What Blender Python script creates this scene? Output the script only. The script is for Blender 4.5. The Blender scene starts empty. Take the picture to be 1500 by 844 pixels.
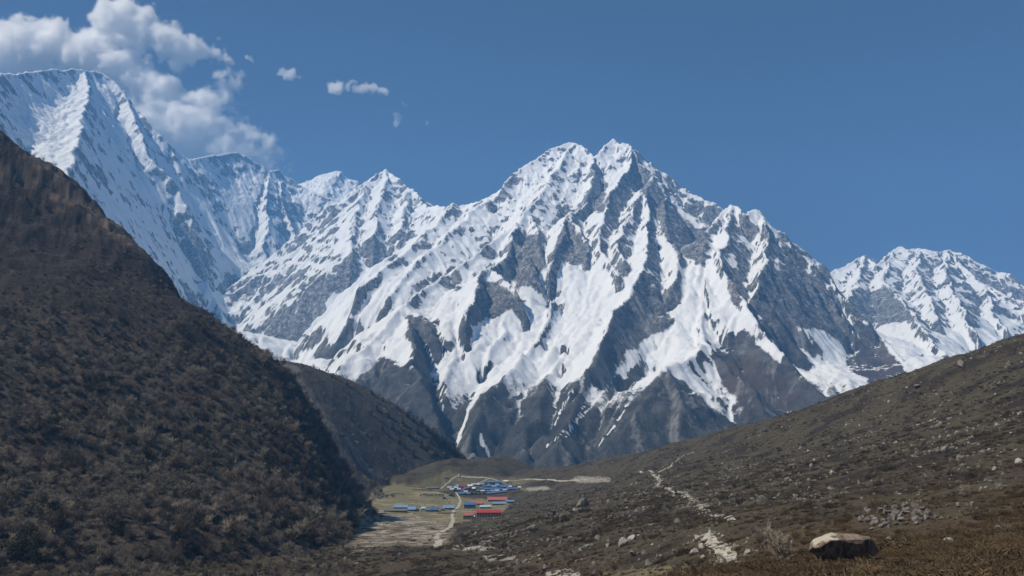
import bpy, bmesh, math, random, time
import numpy as np
from mathutils import Vector, Matrix

T0 = time.time()
R = math.radians
sc = bpy.context.scene
col = sc.collection
# ------------------------------------------------------------------ camera
CAM_Z = 60.0
PITCH = 12.4
FPX = 1177.0            # focal length in pixels of a 1500 px wide picture
cam_d = bpy.data.cameras.new("camera")
cam = bpy.data.objects.new("camera", cam_d)
col.objects.link(cam)
cam.location = (0, 0, CAM_Z)
cam.rotation_euler = (R(90 + PITCH), 0, 0)
cam_d.sensor_width = 36.0
cam_d.lens = 36.0 * FPX / 1500.0
cam_d.clip_start = 0.5
cam_d.clip_end = 60000
sc.camera = cam
sc.render.resolution_x, sc.render.resolution_y = 1024, 576
# ------------------------------------------------------------------ light
SUN_EL, SUN_AZ = 50.5, -109.0     # azimuth clockwise from +Y (view direction): the sun stands to the left
sun_d = bpy.data.lights.new("sun", 'SUN')
sun_d.energy = 4.9
sun_d.angle = R(0.53)
sun_d.color = (1.0, 0.905, 0.75)
sun = bpy.data.objects.new("sun", sun_d)
col.objects.link(sun)
sdir = Vector((math.sin(R(SUN_AZ)) * math.cos(R(SUN_EL)), math.cos(R(SUN_AZ)) * math.cos(R(SUN_EL)), math.sin(R(SUN_EL))))
sun.rotation_euler = sdir.to_track_quat('Z', 'Y').to_euler()
world = bpy.data.worlds.new("World")
sc.world = world
world.use_nodes = True
wn = world.node_tree
wn.nodes.clear()
sky = wn.nodes.new('ShaderNodeTexSky')
sky.sky_type = 'NISHITA'
sky.sun_disc = False
sky.sun_elevation = R(SUN_EL)
sky.sun_rotation = R(SUN_AZ)
sky.altitude = 3800
sky.air_density = 0.8
sky.dust_density = 0.1
sky.ozone_density = 2.6
bg = wn.nodes.new('ShaderNodeBackground')
bg.inputs['Strength'].default_value = 0.070
wo = wn.nodes.new('ShaderNodeOutputWorld')
wn.links.new(sky.outputs[0], bg.inputs[0])
wn.links.new(bg.outputs[0], wo.inputs[0])
sc.view_settings.view_transform = 'Standard'
sc.view_settings.look = 'None'
sc.view_settings.exposure = 0.12
sc.view_settings.gamma = 1.0
sc.view_settings.use_curve_mapping = False
cy = sc.cycles
cy.max_bounces = 110
cy.diffuse_bounces = 2
cy.glossy_bounces = 1
cy.transmission_bounces = 1
cy.volume_bounces = 110
cy.transparent_max_bounces = 8
cy.use_denoising = True
cy.denoiser = 'OPENIMAGEDENOISE'
cy.denoising_input_passes = 'RGB_ALBEDO_NORMAL'
cy.denoising_prefilter = 'ACCURATE'
cy.volume_max_steps = 512
cy.sample_clamp_indirect = 4.0
# ------------------------------------------------------------------ helpers
cp, sp = math.cos(R(PITCH)), math.sin(R(PITCH))
def elev(px, py):
    """tangent of the line of sight through a photo pixel, and the sideways tangent"""
    a, b = (px - 750) / FPX, (422 - py) / FPX
    dy = cp - b * sp
    return (sp + b * cp) / dy, a / dy
def at(px, py, Y):
    e, s = elev(px, py)
    return np.array((s * Y, Y, CAM_Z + e * Y))
def project(x, y, z):
    """world -> photo pixel (1500 wide), used to look up where a drawn region lies"""
    dz = z - CAM_Z
    f = y * cp + dz * sp
    u = -y * sp + dz * cp
    f = np.maximum(f, 1e-3)
    return 750 + FPX * x / f, 422 - FPX * u / f

rs = np.random.RandomState(7)
_perm = rs.permutation(1024)
_perm = np.concatenate([_perm, _perm]).astype(np.int32)
_ga = rs.rand(1024) * 2 * np.pi
_gx, _gy = np.cos(_ga).astype(np.float32), np.sin(_ga).astype(np.float32)
def perlin(x, y):
    x = np.asarray(x, np.float32); y = np.asarray(y, np.float32)
    xi = np.floor(x); yi = np.floor(y)
    fx = x - xi; fy = y - yi
    xi = xi.astype(np.int32) & 1023; yi = yi.astype(np.int32) & 1023
    x1 = (xi + 1) & 1023; y1 = (yi + 1) & 1023
    u = fx * fx * fx * (fx * (fx * 6 - 15) + 10)
    v = fy * fy * fy * (fy * (fy * 6 - 15) + 10)
    def g(ix, iy, dx, dy):
        h = _perm[_perm[ix] + iy]
        return _gx[h] * dx + _gy[h] * dy
    a = g(xi, yi, fx, fy); b = g(x1, yi, fx - 1, fy)
    c = g(xi, y1, fx, fy - 1); d = g(x1, y1, fx - 1, fy - 1)
    return 1.4 * (a + u * (b - a) + v * ((c + u * (d - c)) - (a + u * (b - a))))
def fbm(x, y, octaves=4, gain=0.5, lac=2.03):
    s = 0; a = 1; n = 0
    for i in range(octaves):
        s = s + a * perlin(x + 17.3 * i, y - 9.1 * i); n += a
        a *= gain; x = x * lac; y = y * lac
    return s / n
def ridged(x, y, octaves=4, gain=0.5, lac=2.07):
    s = 0; a = 1; n = 0
    for i in range(octaves):
        s = s + a * (1 - 2 * np.abs(perlin(x + 31.7 * i, y + 5.3 * i))); n += a
        a *= gain; x = x * lac; y = y * lac
    return s / n
def sstep(e0, e1, x):
    t = np.clip((x - e0) / (e1 - e0), 0, 1)
    return t * t * (3 - 2 * t)
def in_poly(u, v, poly):
    """even-odd test of points against a closed polygon"""
    inside = np.zeros(u.shape, bool)
    n = len(poly)
    for i in range(n):
        x0, y0 = poly[i]; x1, y1 = poly[(i + 1) % n]
        if y0 == y1: continue
        c = ((y0 > v) != (y1 > v)) & (u < (x1 - x0) * (v - y0) / (y1 - y0) + x0)
        inside ^= c
    return inside
def blur(a, n=1):
    for _ in range(n):
        p = np.pad(a, 1, mode='edge')
        a = (p[:-2, 1:-1] + p[2:, 1:-1] + p[1:-1, :-2] + p[1:-1, 2:] + 4 * p[1:-1, 1:-1]) / 8
    return a
def gblur(a, sig):
    """wide Gaussian smoothing"""
    p = int(sig * 3)
    b = np.pad(a, p, mode='edge')
    fy = np.fft.fftfreq(b.shape[0])[:, None]; fx = np.fft.rfftfreq(b.shape[1])[None]
    b = np.fft.irfft2(np.fft.rfft2(b) * np.exp(-2 * np.pi ** 2 * sig ** 2 * (fx ** 2 + fy ** 2)), b.shape)
    return b[p:-p, p:-p].astype(np.float32)
def grid_mesh(name, X, Y, Z, keep=None, attrs=None, material=None):
    """one mesh from a grid of points; keep is a mask over its quads"""
    h, w = X.shape
    idx = np.arange(h * w, dtype=np.int32).reshape(h, w)
    q = np.stack([idx[:-1, :-1], idx[:-1, 1:], idx[1:, 1:], idx[1:, :-1]], -1).reshape(-1, 4)
    if keep is not None: q = q[keep.reshape(-1)]
    used = np.zeros(h * w, bool); used[q.reshape(-1)] = True
    remap = np.cumsum(used).astype(np.int32) - 1
    q = remap[q]
    co = np.stack([X, Y, Z], -1).reshape(-1, 3)[used].astype(np.float32)
    me = bpy.data.meshes.new(name)
    me.vertices.add(len(co)); me.vertices.foreach_set("co", co.reshape(-1))
    me.loops.add(q.size); me.loops.foreach_set("vertex_index", q.reshape(-1))
    me.polygons.add(len(q)); me.polygons.foreach_set("loop_start", np.arange(0, q.size, 4, dtype=np.int32))
    me.polygons.foreach_set("use_smooth", np.ones(len(q), bool))
    me.update(calc_edges=True)
    for k, a in (attrs or {}).items():
        at_ = me.attributes.new(k, 'FLOAT', 'POINT')
        at_.data.foreach_set("value", a.reshape(-1)[used].astype(np.float32))
    o = bpy.data.objects.new(name, me)
    if material: me.materials.append(material)
    col.objects.link(o)
    return o
def tag(o, label, cat=None, group=None, kind=None):
    o["label"] = label
    if cat: o["category"] = cat
    if group: o["group"] = group
    if kind: o["kind"] = kind
    return o

# node helper -------------------------------------------------------
class NT:
    def __init__(self, name):
        self.m = bpy.data.materials.new(name); self.m.use_nodes = True
        self.t = self.m.node_tree; self.t.nodes.clear()
        self.out = self.t.nodes.new('ShaderNodeOutputMaterial')
        self.b = self.t.nodes.new('ShaderNodeBsdfPrincipled')
        self.b.inputs['Specular IOR Level'].default_value = 0.2
        self.t.links.new(self.b.outputs[0], self.out.inputs['Surface'])
        self.geo = None
    def n(self, typ, **kw):
        nd = self.t.nodes.new(typ)
        for k, v in kw.items(): setattr(nd, k, v)
        return nd
    def link(self, a, b): self.t.links.new(a, b)
    def put(self, sock, v):
        if isinstance(v, (int, float)): sock.default_value = v
        elif isinstance(v, (tuple, list)): sock.default_value = (*v, 1) if len(v) == 3 and sock.type == 'RGBA' else v
        else: self.link(v, sock)
    def pos(self):
        if not self.geo: self.geo = self.n('ShaderNodeNewGeometry')
        return self.geo.outputs['Position']
    def obj(self): return self.n('ShaderNodeTexCoord').outputs['Object']
    def scale(self, vec, s):
        m = self.n('ShaderNodeMapping'); self.link(vec, m.inputs[0]); m.inputs['Scale'].default_value = s
        return m.outputs[0]
    def noise(self, vec, scale, detail=4, rough=0.55, dist=0.0):
        n = self.n('ShaderNodeTexNoise'); self.link(vec, n.inputs['Vector'])
        n.inputs['Scale'].default_value = scale; n.inputs['Detail'].default_value = detail
        n.inputs['Roughness'].default_value = rough; n.inputs['Distortion'].default_value = dist
        return n.outputs['Fac']
    def attr(self, name):
        a = self.n('ShaderNodeAttribute'); a.attribute_name = name
        return a.outputs['Fac']
    def math(self, op, a, b=None, c=None, clamp=False):
        m = self.n('ShaderNodeMath', operation=op, use_clamp=clamp)
        self.put(m.inputs[0], a)
        if b is not None: self.put(m.inputs[1], b)
        if c is not None: self.put(m.inputs[2], c)
        return m.outputs[0]
    def ramp(self, v, lo, hi, a=0.0, b=1.0, smooth=True):
        m = self.n('ShaderNodeMapRange'); m.interpolation_type = 'SMOOTHSTEP' if smooth else 'LINEAR'
        self.put(m.inputs[0], v); m.inputs[1].default_value = lo; m.inputs[2].default_value = hi
        m.inputs[3].default_value = a; m.inputs[4].default_value = b
        return m.outputs[0]
    def mix(self, f, a, b):
        m = self.n('ShaderNodeMix', data_type='RGBA')
        self.put(m.inputs[0], f); self.put(m.inputs[6], a); self.put(m.inputs[7], b)
        return m.outputs[2]
    def bump(self, h, strength=0.5, dist=1.0, normal=None):
        b = self.n('ShaderNodeBump'); b.inputs['Strength'].default_value = strength
        b.inputs['Distance'].default_value = dist; self.link(h, b.inputs['Height'])
        if normal: self.link(normal, b.inputs['Normal'])
        return b.outputs[0]
    def color(self, c): self.put(self.b.inputs['Base Color'], c)
    def rough(self, v): self.put(self.b.inputs['Roughness'], v)
    def normal(self, n): self.link(n, self.b.inputs['Normal'])
# ================================================================== the snow mountains
DX = 9.5
gx = np.arange(-7600, 5400 + 1, DX, dtype=np.float32)
gy = np.arange(2550, 10400 + 1, DX, dtype=np.float32)
GX, GY = np.meshgrid(gx, gy)
def face_main(e, u): return 2560 / np.maximum(.8 - e, .15)
def face_left(e, u): return 3180 / np.maximum(.95 - e, .15) + (min(u, 300) - 130) * 13.5 + np.clip(u - 300, 0, 130) * 11.0 + max(u - 430, 0) * 2.0
def face_right(e, u): return 2520 / np.maximum(.6 - e, .12)
RIDGES = []
def ridge(mid, pts, sn, spos, reach=1300.0, flute=1.0):
    """a crest line traced from the photograph: pixel + distance behind (+) or before (-) the general face;
    sn / spos are the slopes of its two sides"""
    f = (face_left, face_main, face_right)[mid]
    P = []
    last = 0
    for p in pts:
        if len(p) > 2: last = p[2]
        e, s = elev(p[0], p[1])
        Y = last if last > 2000 else f(e, p[0]) + last
        P.append((s * Y, Y, CAM_Z + e * Y))
    if mid != 1: flute *= .45
    RIDGES.append((mid, np.array(P), sn, spos, reach, flute))
# --- far left massif
ridge(0, [(-160,170,0),(-60,128),(0,110),(50,106),(100,103),(130,104),(148,108),(165,121),(190,147),(205,165),(225,190),(248,214),(280,234),
          (290,233),(310,228),(345,224),(360,231),(385,246),(395,252),(408,250),(415,258),(430,265),(445,276),(460,283),(480,291),(500,294),(512,330)], 1.34, 1.0, 5200)
ridge(0, [(125,106,0),(130,130,-150),(127,152,-250),(120,180,-360),(112,215,-470),(98,254,-560),(84,320,-620),(72,400,-640)], .55, 1.35, 4200, .25)
ridge(0, [(180,133,0),(205,200,-60),(224,236,-130),(258,276,-210),(276,308,-300),(285,345,-260)], 1.1, 1.15)
ridge(0, [(395,252,0),(387,285,-150),(392,320,-250),(384,360,-300),(400,400,-380),(430,430,-420),(450,470,-450)], 1., 1.1)
ridge(0, [(408,262,0),(412,290,-150),(425,330,-250),(440,365,-300),(460,410,-350),(468,460,-380)], 1., 1.15)
ridge(0, [(445,350,-200),(452,385,-330),(470,430,-350)], 1., 1.1)
ridge(0, [(305,410,-480),(318,450,-550),(345,492,-560)], .9, 1.1)
ridge(0, [(340,420,-300),(372,455,-420),(400,490,-480)], .8, .9)
ridge(0, [(320,480,4750),(345,487),(400,497),(440,508),(472,526,4680)], .5, .8, 900)
# white peak farther behind
ridge(0, [(425,280,10000),(443,270),(460,261),(480,257),(492,252),(500,253),(510,264),(525,268),(540,285)], .8, .9, 900)
# --- main massif skyline
ridge(1, [(490,305,1450),(520,283),(535,272),(552,266),(560,258),(567,250),(575,258),(590,268),(605,280),(618,292),(624,306,1250),(640,303,950),
          (655,307,700),(663,300),(672,305),(690,302),(715,293,350),(728,288,250),(735,278,150),(745,262,100),(757,250,50),(785,235,0),(800,224),
          (815,218),(832,212),(852,217),(865,226),(872,232),(878,227),(885,215),(893,209),(898,206),(905,212),(915,212),(922,213),(927,220,30),
          (935,237,80),(945,250,130),(955,258,170),(962,270,230),(972,285,290),(985,297,340),(1000,310,400),(1020,322,450),(1045,342,520)], .93, 1.1, 4400)
ridge(1, [(975,305,7200),(990,294),(1010,299),(1024,299),(1030,308),(1042,312),(1052,325),(1070,350)], .9, 1., 1500)
# third peak, falling to the round dark buttress
ridge(1, [(1030,352,-220),(1050,323,-250),(1062,312),(1073,302),(1085,311),(1092,320),(1103,312,-220),(1112,313),(1120,322,-170),(1130,335,-80),(1150,350,60),(1170,368,200),
          (1190,385,310),(1205,397,400),(1215,408,430),(1230,440,480),(1243,468,520),(1250,490,540),(1252,515,540)], 1.25, 1.5, 2600)
# ribs of the main massif
ridge(1, [(924,213,0),(924,237,-60),(914,258,-150),(903,268,-180),(893,290,-200),(884,325,-210)], .9, 1.7)
ridge(1, [(958,262,0),(946,279,-120),(931,299,-200),(921,318,-250),(905,345,-250)], .95, 1.4)
ridge(1, [(946,279,-120),(956,310,-170),(950,335,-220),(951,365,-280),(944,395,-340),(938,412,-360),(905,455,-390),(882,500,-430),(860,545,-430),(835,582,-400)], .72, 1.75)
ridge(1, [(838,215,0),(815,250,-40),(790,290,-70),(757,330,-100),(735,350,-120),(700,372,-130),(660,400,-140),(625,425,-160),(592,451,-300)], .88, 1.1)
ridge(1, [(590,451,-300),(562,484,-340),(530,515,-350),(490,548,-340),(466,572,-300)], 1.0, .9)
ridge(1, [(590,451,-300),(601,490,-380),(609,530,-430),(622,580,-450),(645,640,-400)], .85, 1.6)
ridge(1, [(592,451,-300),(622,472,-290),(641,500,-260)], .9, 1.3)
ridge(1, [(757,330,-100),(752,348,-190),(738,380,-240),(720,395,-270),(700,403,-310),(697,432,-360),(687,474,-340)], .9, 1.8)
ridge(1, [(752,348,-190),(772,380,-200),(785,400,-180)], 1.2, 1.4)
ridge(1, [(720,395,-270),(742,415,-300),(762,440,-300)], 1., 1.4)
ridge(1, [(872,235,0),(868,260,-20),(858,300,-60),(845,313,-100),(832,318,-160),(823,350,-240),(806,388,-240)], 1.0, 1.8)
ridge(1, [(832,318,-160),(850,345,-220),(864,378,-240)], 1.2, 1.4)
ridge(1, [(775,318,-60),(781,333,-130),(791,360,-170),(800,388,-170)], 1.1, 1.3)
ridge(1, [(884,325,-210),(876,350,-260),(890,385,-300),(905,410,-300)], 1., 1.2)
ridge(1, [(921,318,-250),(905,355,-260),(915,385,-300)], 1., 1.2)
ridge(1, [(972,290,0),(976,330,-100),(986,360,-170),(991,385,-220),(980,420,-260)], 1.0, 1.4)
ridge(1, [(1040,345,-200),(1032,365,-220),(1024,400,-190),(1026,440,-170),(1030,480,-270),(1034,507,-340),(1005,533,-430),(978,541,-490),(950,580,-520),(915,630,-500),(880,675,-470)], .66, 1.0)
ridge(1, [(978,541,-490),(990,580,-520),(1000,620,-520)], .8, .9)
ridge(1, [(1034,507,-340),(1060,540,-370),(1090,572,-390),(1118,605,-390),(1140,650,-380)], .85, .95)
ridge(1, [(1073,303,-250),(1066,335,-310),(1060,370,-360),(1063,400,-390),(1075,430,-400),(1095,452,-410),(1135,508,-400),(1170,550,-370),(1210,592,-370),(1250,630)], .95, 1.55)
ridge(1, [(1118,322,-180),(1124,360,-230),(1114,400,-250),(1106,435,-230)], 1.1, 1.6)
ridge(1, [(745,458,-150),(739,490,-200),(714,528,-210)], .8, 1.2, 500)
ridge(1, [(812,440,-150),(790,490,-210),(765,520,-300),(738,562,-360),(708,600,-380),(690,650,-350)], .8, 1.15, 900)
ridge(1, [(830,520,-200),(800,560,-330),(778,620,-380),(768,680,-350)], .8, 1.0, 900)
ridge(1, [(668,520,-150),(655,560,-250),(640,600,-300)], .9, 1., 700)
ridge(1, [(860,560,-400),(835,610,-430),(815,680,-420)], .8, 1.0, 900)
# second peak and the long slanting ribs below it
ridge(1, [(567,250,1450),(560,280,1250),(553,310,1050),(548,345,900)], 1., 1.15)
ridge(1, [(535,272,1450),(526,300,1250),(516,340,1050),(513,375,900)], 1., 1.15)
ridge(1, [(600,277,1450),(592,310,1200),(585,340,1000)], 1., 1.15)
ridge(1, [(663,300,450),(640,330,330),(600,365,230),(560,398,120),(528,422,60)], .88, 1.05)
ridge(1, [(715,293,350),(680,325,200),(640,360,130),(600,395,50),(566,430,0)], .88, 1.05)
# --- right massif
ridge(2, [(1190,412,0),(1213,402),(1225,396),(1240,391),(1252,383),(1266,376),(1275,382),(1286,393),(1296,378),(1310,368),(1320,363),(1332,368),
          (1345,366),(1360,369),(1375,372),(1390,367),(1400,378),(1410,392),(1422,406),(1440,420),(1465,433),(1490,445),(1520,460),(1580,495)], .75, 1., 4000)
ridge(2, [(1266,376,0),(1262,400,-150),(1250,425,-300),(1238,448,-420)], .8, 1.2)
ridge(2, [(1310,368,0),(1300,395,-150),(1290,410,-280),(1318,438,-480),(1348,480,-740),(1380,525,-950)], .85, 1.0)
ridge(2, [(1345,366,0),(1344,400,-250),(1356,430,-430),(1378,470,-640)], .9, 1.1)
ridge(2, [(1390,367,0),(1384,400,-250),(1400,440,-460),(1428,482,-680)], .9, 1.1)
ridge(2, [(1440,420,0),(1452,450,-200),(1472,482,-400)], .9, 1.1)
ridge(2, [(1274,477,-900),(1294,503,-1000),(1330,540,-1100),(1370,580,-1150)], .8, .8, 700)
ridge(2, [(1274,477,-900),(1263,510,-1000),(1250,550,-1100)], .9, .8, 700)

def eval_ridges():
    Z = -110 + np.clip(.46 * (GY - 2650), 0, 620) + 70 * fbm(GX / 420, GY / 420, 4)      # rubble apron at the foot
    wX = GX + 52 * fbm(GX / 260, GY / 260, 3) + 14 * fbm(GX / 70 + 5, GY / 70, 2); wY = GY + 52 * fbm(GX / 260 + 60, GY / 260, 3) + 14 * fbm(GX / 70, GY / 70 + 8, 2)
    M = np.ones(GX.shape, np.int8)
    D = np.full(GX.shape, 600.0, np.float32)
    for k, (mid, P, sn, spos, reach, flute) in enumerate(RIDGES):
        acc = 0.0
        for i in range(len(P) - 1):
            a, b = P[i], P[i + 1]
            L = math.hypot(b[0] - a[0], b[1] - a[1])
            if L < 1e-3: continue
            i0 = max(0, int((min(a[0], b[0]) - reach - gx[0]) / DX)); i1 = min(len(gx), int((max(a[0], b[0]) + reach - gx[0]) / DX) + 1)
            j0 = max(0, int((min(a[1], b[1]) - reach - gy[0]) / DX)); j1 = min(len(gy), int((max(a[1], b[1]) + reach - gy[0]) / DX) + 1)
            if i1 - i0 < 2 or j1 - j0 < 2: continue
            st = 2 if reach > 2000 else 1
            X = wX[j0:j1, i0:i1] - np.float32(a[0]); Y = wY[j0:j1, i0:i1] - np.float32(a[1])
            dx, dy = (b[0] - a[0]) / L, (b[1] - a[1]) / L
            t = X * dx + Y * dy
            tc = np.clip(t, 0, L)
            c = dx * Y - dy * X
            d = np.abs(c); over = np.abs(t - tc)
            s = np.where(c > 0, np.float32(spos), np.float32(sn))
            # ribs run down the faces, measured along the crest and away from it
            u = tc + acc; u = u + 130 * perlin(u / 320 + k * 5.1, d / 420 + k) + 45 * perlin(u / 110 + k, d / 160)
            vary = .75 + .5 * perlin(u / 210 + k * 7.7, d / 800 + 3)
            fl = (1 - 2 * np.abs(perlin(u / 170 + 3.1 * k, d / 700 + k))) * 13 * np.clip(.5 + 1.6 * perlin(u / 600 + k, d / 600), 0, 1.3) + (1 - 2 * np.abs(perlin(u / 61 + 1.7 * k, d / 300 - k))) * 7
            tower = 34 * perlin(u / 340 + k * 3.3, u * 0 + k) * np.clip(tc / 150, 0, 1) * (0 if reach > 2000 else 1) + flute * 8 * (1 - 2 * np.abs(perlin(u / 95 + k * 2.3, u * 0 + k)))
            z = (a[2] + (b[2] - a[2]) * tc / L).astype(np.float32) + tower - s * d * (1 + .40 * np.exp(-d / 120)) * (.9 + .2 * vary) - (1.0 + .9 * s) * over + flute * fl * np.clip(d / 110, 0, 1)
            sub = Z[j0:j1, i0:i1]
            w = z > sub
            sub[w] = z[w]
            M[j0:j1, i0:i1][w] = mid
            D[j0:j1, i0:i1][w] = d[w]
            acc += L
    return Z, M, D
MZ, MM, MD = eval_ridges()
print('ridges', time.time() - T0)
# broad snow basins and smooth walls lie between the ribs
U0, V0 = project(GX, GY, MZ)
def early(polys, soft, wob=9):
    u = U0 + wob * 2 * fbm(GX / 200, GY / 200, 3); v = V0 + wob * 2 * fbm(GX / 200 + 40, GY / 200, 3)
    a = np.zeros_like(MZ)
    for p in polys: a = np.maximum(a, in_poly(u, v, p).astype(np.float32))
    return np.clip(gblur(a, soft), 0, 1)
BASINS = [[(640,470),(664,432),(690,480),(745,456),(795,412),(850,388),(905,408),(903,440),(865,515),(820,560),(790,540),(760,515),(700,575),(660,565),(640,530)],
          [(900,545),(935,500),(985,465),(1000,420),(1018,375),(1045,410),(1058,455),(1035,505),(960,545),(900,565)],
          [(1165,475),(1200,485),(1235,512),(1292,548),(1290,572),(1262,578),(1225,555),(1190,525)],
          [(480,445),(540,405),(600,405),(585,445),(545,490),(490,510),(470,480)],
          [(790,392),(806,385),(862,380),(872,400),(820,420),(790,425)],
          [(1285,490),(1330,480),(1362,515),(1360,545),(1330,540),(1300,515)], [(1390,495),(1430,480),(1480,470),(1490,500),(1420,530),(1370,520)]]
FLUTED = [[(725,300),(757,250),(832,215),(875,232),(900,208),(922,215),(905,270),(860,315),(800,330),(750,350),(690,372),(660,395),(640,385),(690,330)], [(570,255),(620,300),(600,330),(560,330)]]
ICE = [[(128,106),(185,140),(250,216),(290,236),(345,226),(395,255),(385,330),(395,420),(440,470),(470,500),(400,495),(330,480),(200,400),(100,260)], [(0,110),(120,108),(125,170),(100,250),(0,200)]]
calm = early(BASINS, 4) * np.clip(MD / 45, 0, 1); flut = early(FLUTED, 6) * sstep(40, 150, MD); ice = early(ICE, 8) * (MM == 0)
b1 = gblur(MZ, 13); b2 = gblur(MZ, 22)
MZ = MZ + (b1 - MZ) * calm * .92 + (b1 - MZ) * flut * .62
MZ = MZ + (b2 - MZ) * ice * .72 * sstep(0, 300, MD)
amp = np.clip(MD / 130, 0.2, 1)
wx = GX + 60 * fbm(GX / 400, GY / 400, 3); wy = GY + 60 * fbm(GX / 400 + 50, GY / 400 + 9, 3)
MZ = MZ + amp * (46 * ridged(wx / 520, wy / 520, 4, .5) + 22 * ridged(wx / 190 + 7, wy / 190, 3, .55)) + np.maximum(amp, .6) * 9 * ridged(wx / 75, wy / 75 + 3, 3, .6)
def grad(Z, d):
    gyv, gxv = np.gradient(Z, d)
    return gxv, gyv
def erode(Z, n_batches, n, steps, seed, ke=.28, kd=.12, maxe=3.0):
    """water-drop erosion: drops run down the fall line, cut where steep and drop what they carry where flat"""
    r = np.random.RandomState(seed)
    h, w = Z.shape
    flow = np.zeros(h * w, np.float32)
    for b in range(n_batches):
        gX, gY = grad(Z, DX)
        px = r.rand(n).astype(np.float32) * (w - 3) + 1; py = r.rand(n).astype(np.float32) * (h - 3) + 1
        vx = np.zeros(n, np.float32); vy = np.zeros(n, np.float32); sed = np.zeros(n, np.float32)
        dz = np.zeros(h * w, np.float32)
        for s in range(steps):
            idx = py.astype(np.int32) * w + px.astype(np.int32)
            ax = gX.reshape(-1)[idx]; ay = gY.reshape(-1)[idx]
            vx = vx * .35 - ax * .65; vy = vy * .35 - ay * .65
            sl = np.hypot(ax, ay)
            v = np.hypot(vx, vy) + 1e-5
            cap = np.minimum(sl, 1.6) * 4.0 * min(1, s / 8.0)
            e = np.where(cap > sed, np.minimum((cap - sed) * ke, maxe), -(sed - cap) * kd)
            sed += e
            dz -= np.bincount(idx, weights=e, minlength=h * w).astype(np.float32)
            flow += np.bincount(idx, minlength=h * w).astype(np.float32)
            px = np.clip(px + vx / v, 1, w - 2); py = np.clip(py + vy / v, 1, h - 2)
        dz = blur(np.clip(dz.reshape(h, w), -9, 6), 1)
        Z = Z + dz
    return Z, flow.reshape(h, w)
MZ, MF = erode(MZ, 7, 90000, 46, 3)
# cliffs and ledges of the bedding
tb = (MZ + .22 * GX - .1 * GY + 60 * fbm(GX / 350, GY / 350, 3)) / 105
tm = sstep(-.25, .3, fbm(GX / 600 + 30, GY / 600, 3)) * np.clip(MD / 80, 0, 1)
tm = tm * (1 - .92 * ice) * (1 - .6 * calm) * np.clip(.4 + 1.5 * fbm(GX / 260 + 70, GY / 260, 3), 0, 1.2)
MZ = MZ - tm * 11.0 * np.sin(2 * np.pi * tb) - tm * 4.5 * np.sin(2 * np.pi * tb * 2.7 + 1)
print('eroded', time.time() - T0)
rough_ = np.clip(.42 + .6 * sstep(560, 220, MZ) + 1.3 * fbm(GX / 520 + 11, GY / 520, 3), .15, 1.25)
rough_ = rough_ * (1 - .88 * calm) * (1 - .5 * flut) * (1 - .45 * ice)
w1 = 40 * fbm(GX / 180, GY / 180, 3); w2 = 40 * fbm(GX / 180 + 33, GY / 180, 3)
MZ = MZ + rough_ * np.clip(MD / 70, .35, 1) * (15 * ridged((GX + w1) / 165, (GY + w2) / 165, 2, .5) + 11 * ridged((GX + w2) / 72 + 5, (GY + w1) / 72, 2, .6) + 8.0 * ridged((GX + w1) / 36, (GY + w2) / 36 + 9, 3, .65))
def streaks(Z, seed, n, fine):
    '''random grain smeared along the fall line: flutings, runnels and avalanche tracks'''
    r = np.random.RandomState(seed)
    h, w = Z.shape
    g = r.rand(h, w).astype(np.float32) - .5
    if fine > 1: g = blur(g, fine)
    gX, gY = grad(Z, DX)
    L = np.hypot(gX, gY) + 1e-4
    gX = (gX / L).reshape(-1); gY = (gY / L).reshape(-1)
    acc = g.copy().reshape(-1); gf = g.reshape(-1)
    for sgn in (1, -1):
        px, py = [a.astype(np.float32).reshape(-1) for a in np.meshgrid(np.arange(w), np.arange(h))]
        for i in range(n):
            idx = (py + .5).astype(np.int32) * w + (px + .5).astype(np.int32)
            px = np.clip(px + sgn * gX[idx], 0, w - 1.6); py = np.clip(py + sgn * gY[idx], 0, h - 1.6)
            idx = (py + .5).astype(np.int32) * w + (px + .5).astype(np.int32)
            acc += gf[idx]
    acc = acc.reshape(h, w)
    return acc / acc.std()
ST1 = streaks(blur(MZ, 6), 5, 16, 1)
ST2 = streaks(blur(MZ, 10), 6, 22, 5)
print('streaks', time.time() - T0)
MZ = MZ + (2.3 * ST1 + 3.2 * ST2 + flut * (2.6 * ST1 + 4.0 * ST2) + calm * .5 * ST1) * np.clip(MD / 50, .25, 1) + 2.5 * ridged(GX / 40, GY / 40, 3, .6)

# ---- where the snow lies
gX, gY = grad(blur(MZ, 1), DX)
slope = np.hypot(gX, gY)
U, V = project(GX, GY, MZ)
gXs, gYs = grad(blur(MZ, 14), DX)
slope_s = np.hypot(gXs, gYs)
lap = blur(MZ, 6) - MZ                       # hollows positive
n1 = fbm(GX / 160, GY / 160, 4, .6); n2 = fbm(GX / 38, GY / 38, 3, .6)
steep = slope * .75 + slope_s * .35
left_face = (MM == 0).astype(np.float32)
metric = (steep + .34 * fbm(GX / 480 + 8, GY / 480, 3) + .15 * n1 + .16 * n2 + .12 * fbm(GX / 85 + 3, GY / 85, 3, .6)
          - .17 * ST1 - (.15 - .07 * left_face) * ST2 + .22 * left_face * fbm(GX / 130 + 90, GY / 130, 4, .65) - np.clip(lap, -12, 12) * .030 - .13 * np.clip(gXs, -1, 1))
thr_ = np.zeros_like(metric)
for mid, share in ((0, .66), (1, .62), (2, .56)):
    k_ = (MM == mid) & (MZ > 700) & (np.abs(GX / GY) < .66) & (gYs > -.2)
    thr_[MM == mid] = np.quantile(metric[k_][::7], share)
thr_ += .8 * calm + .1 * ice - .12 * flut * (ST1 + ST2)
snow = sstep(.30, -.24, metric - thr_)
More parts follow.
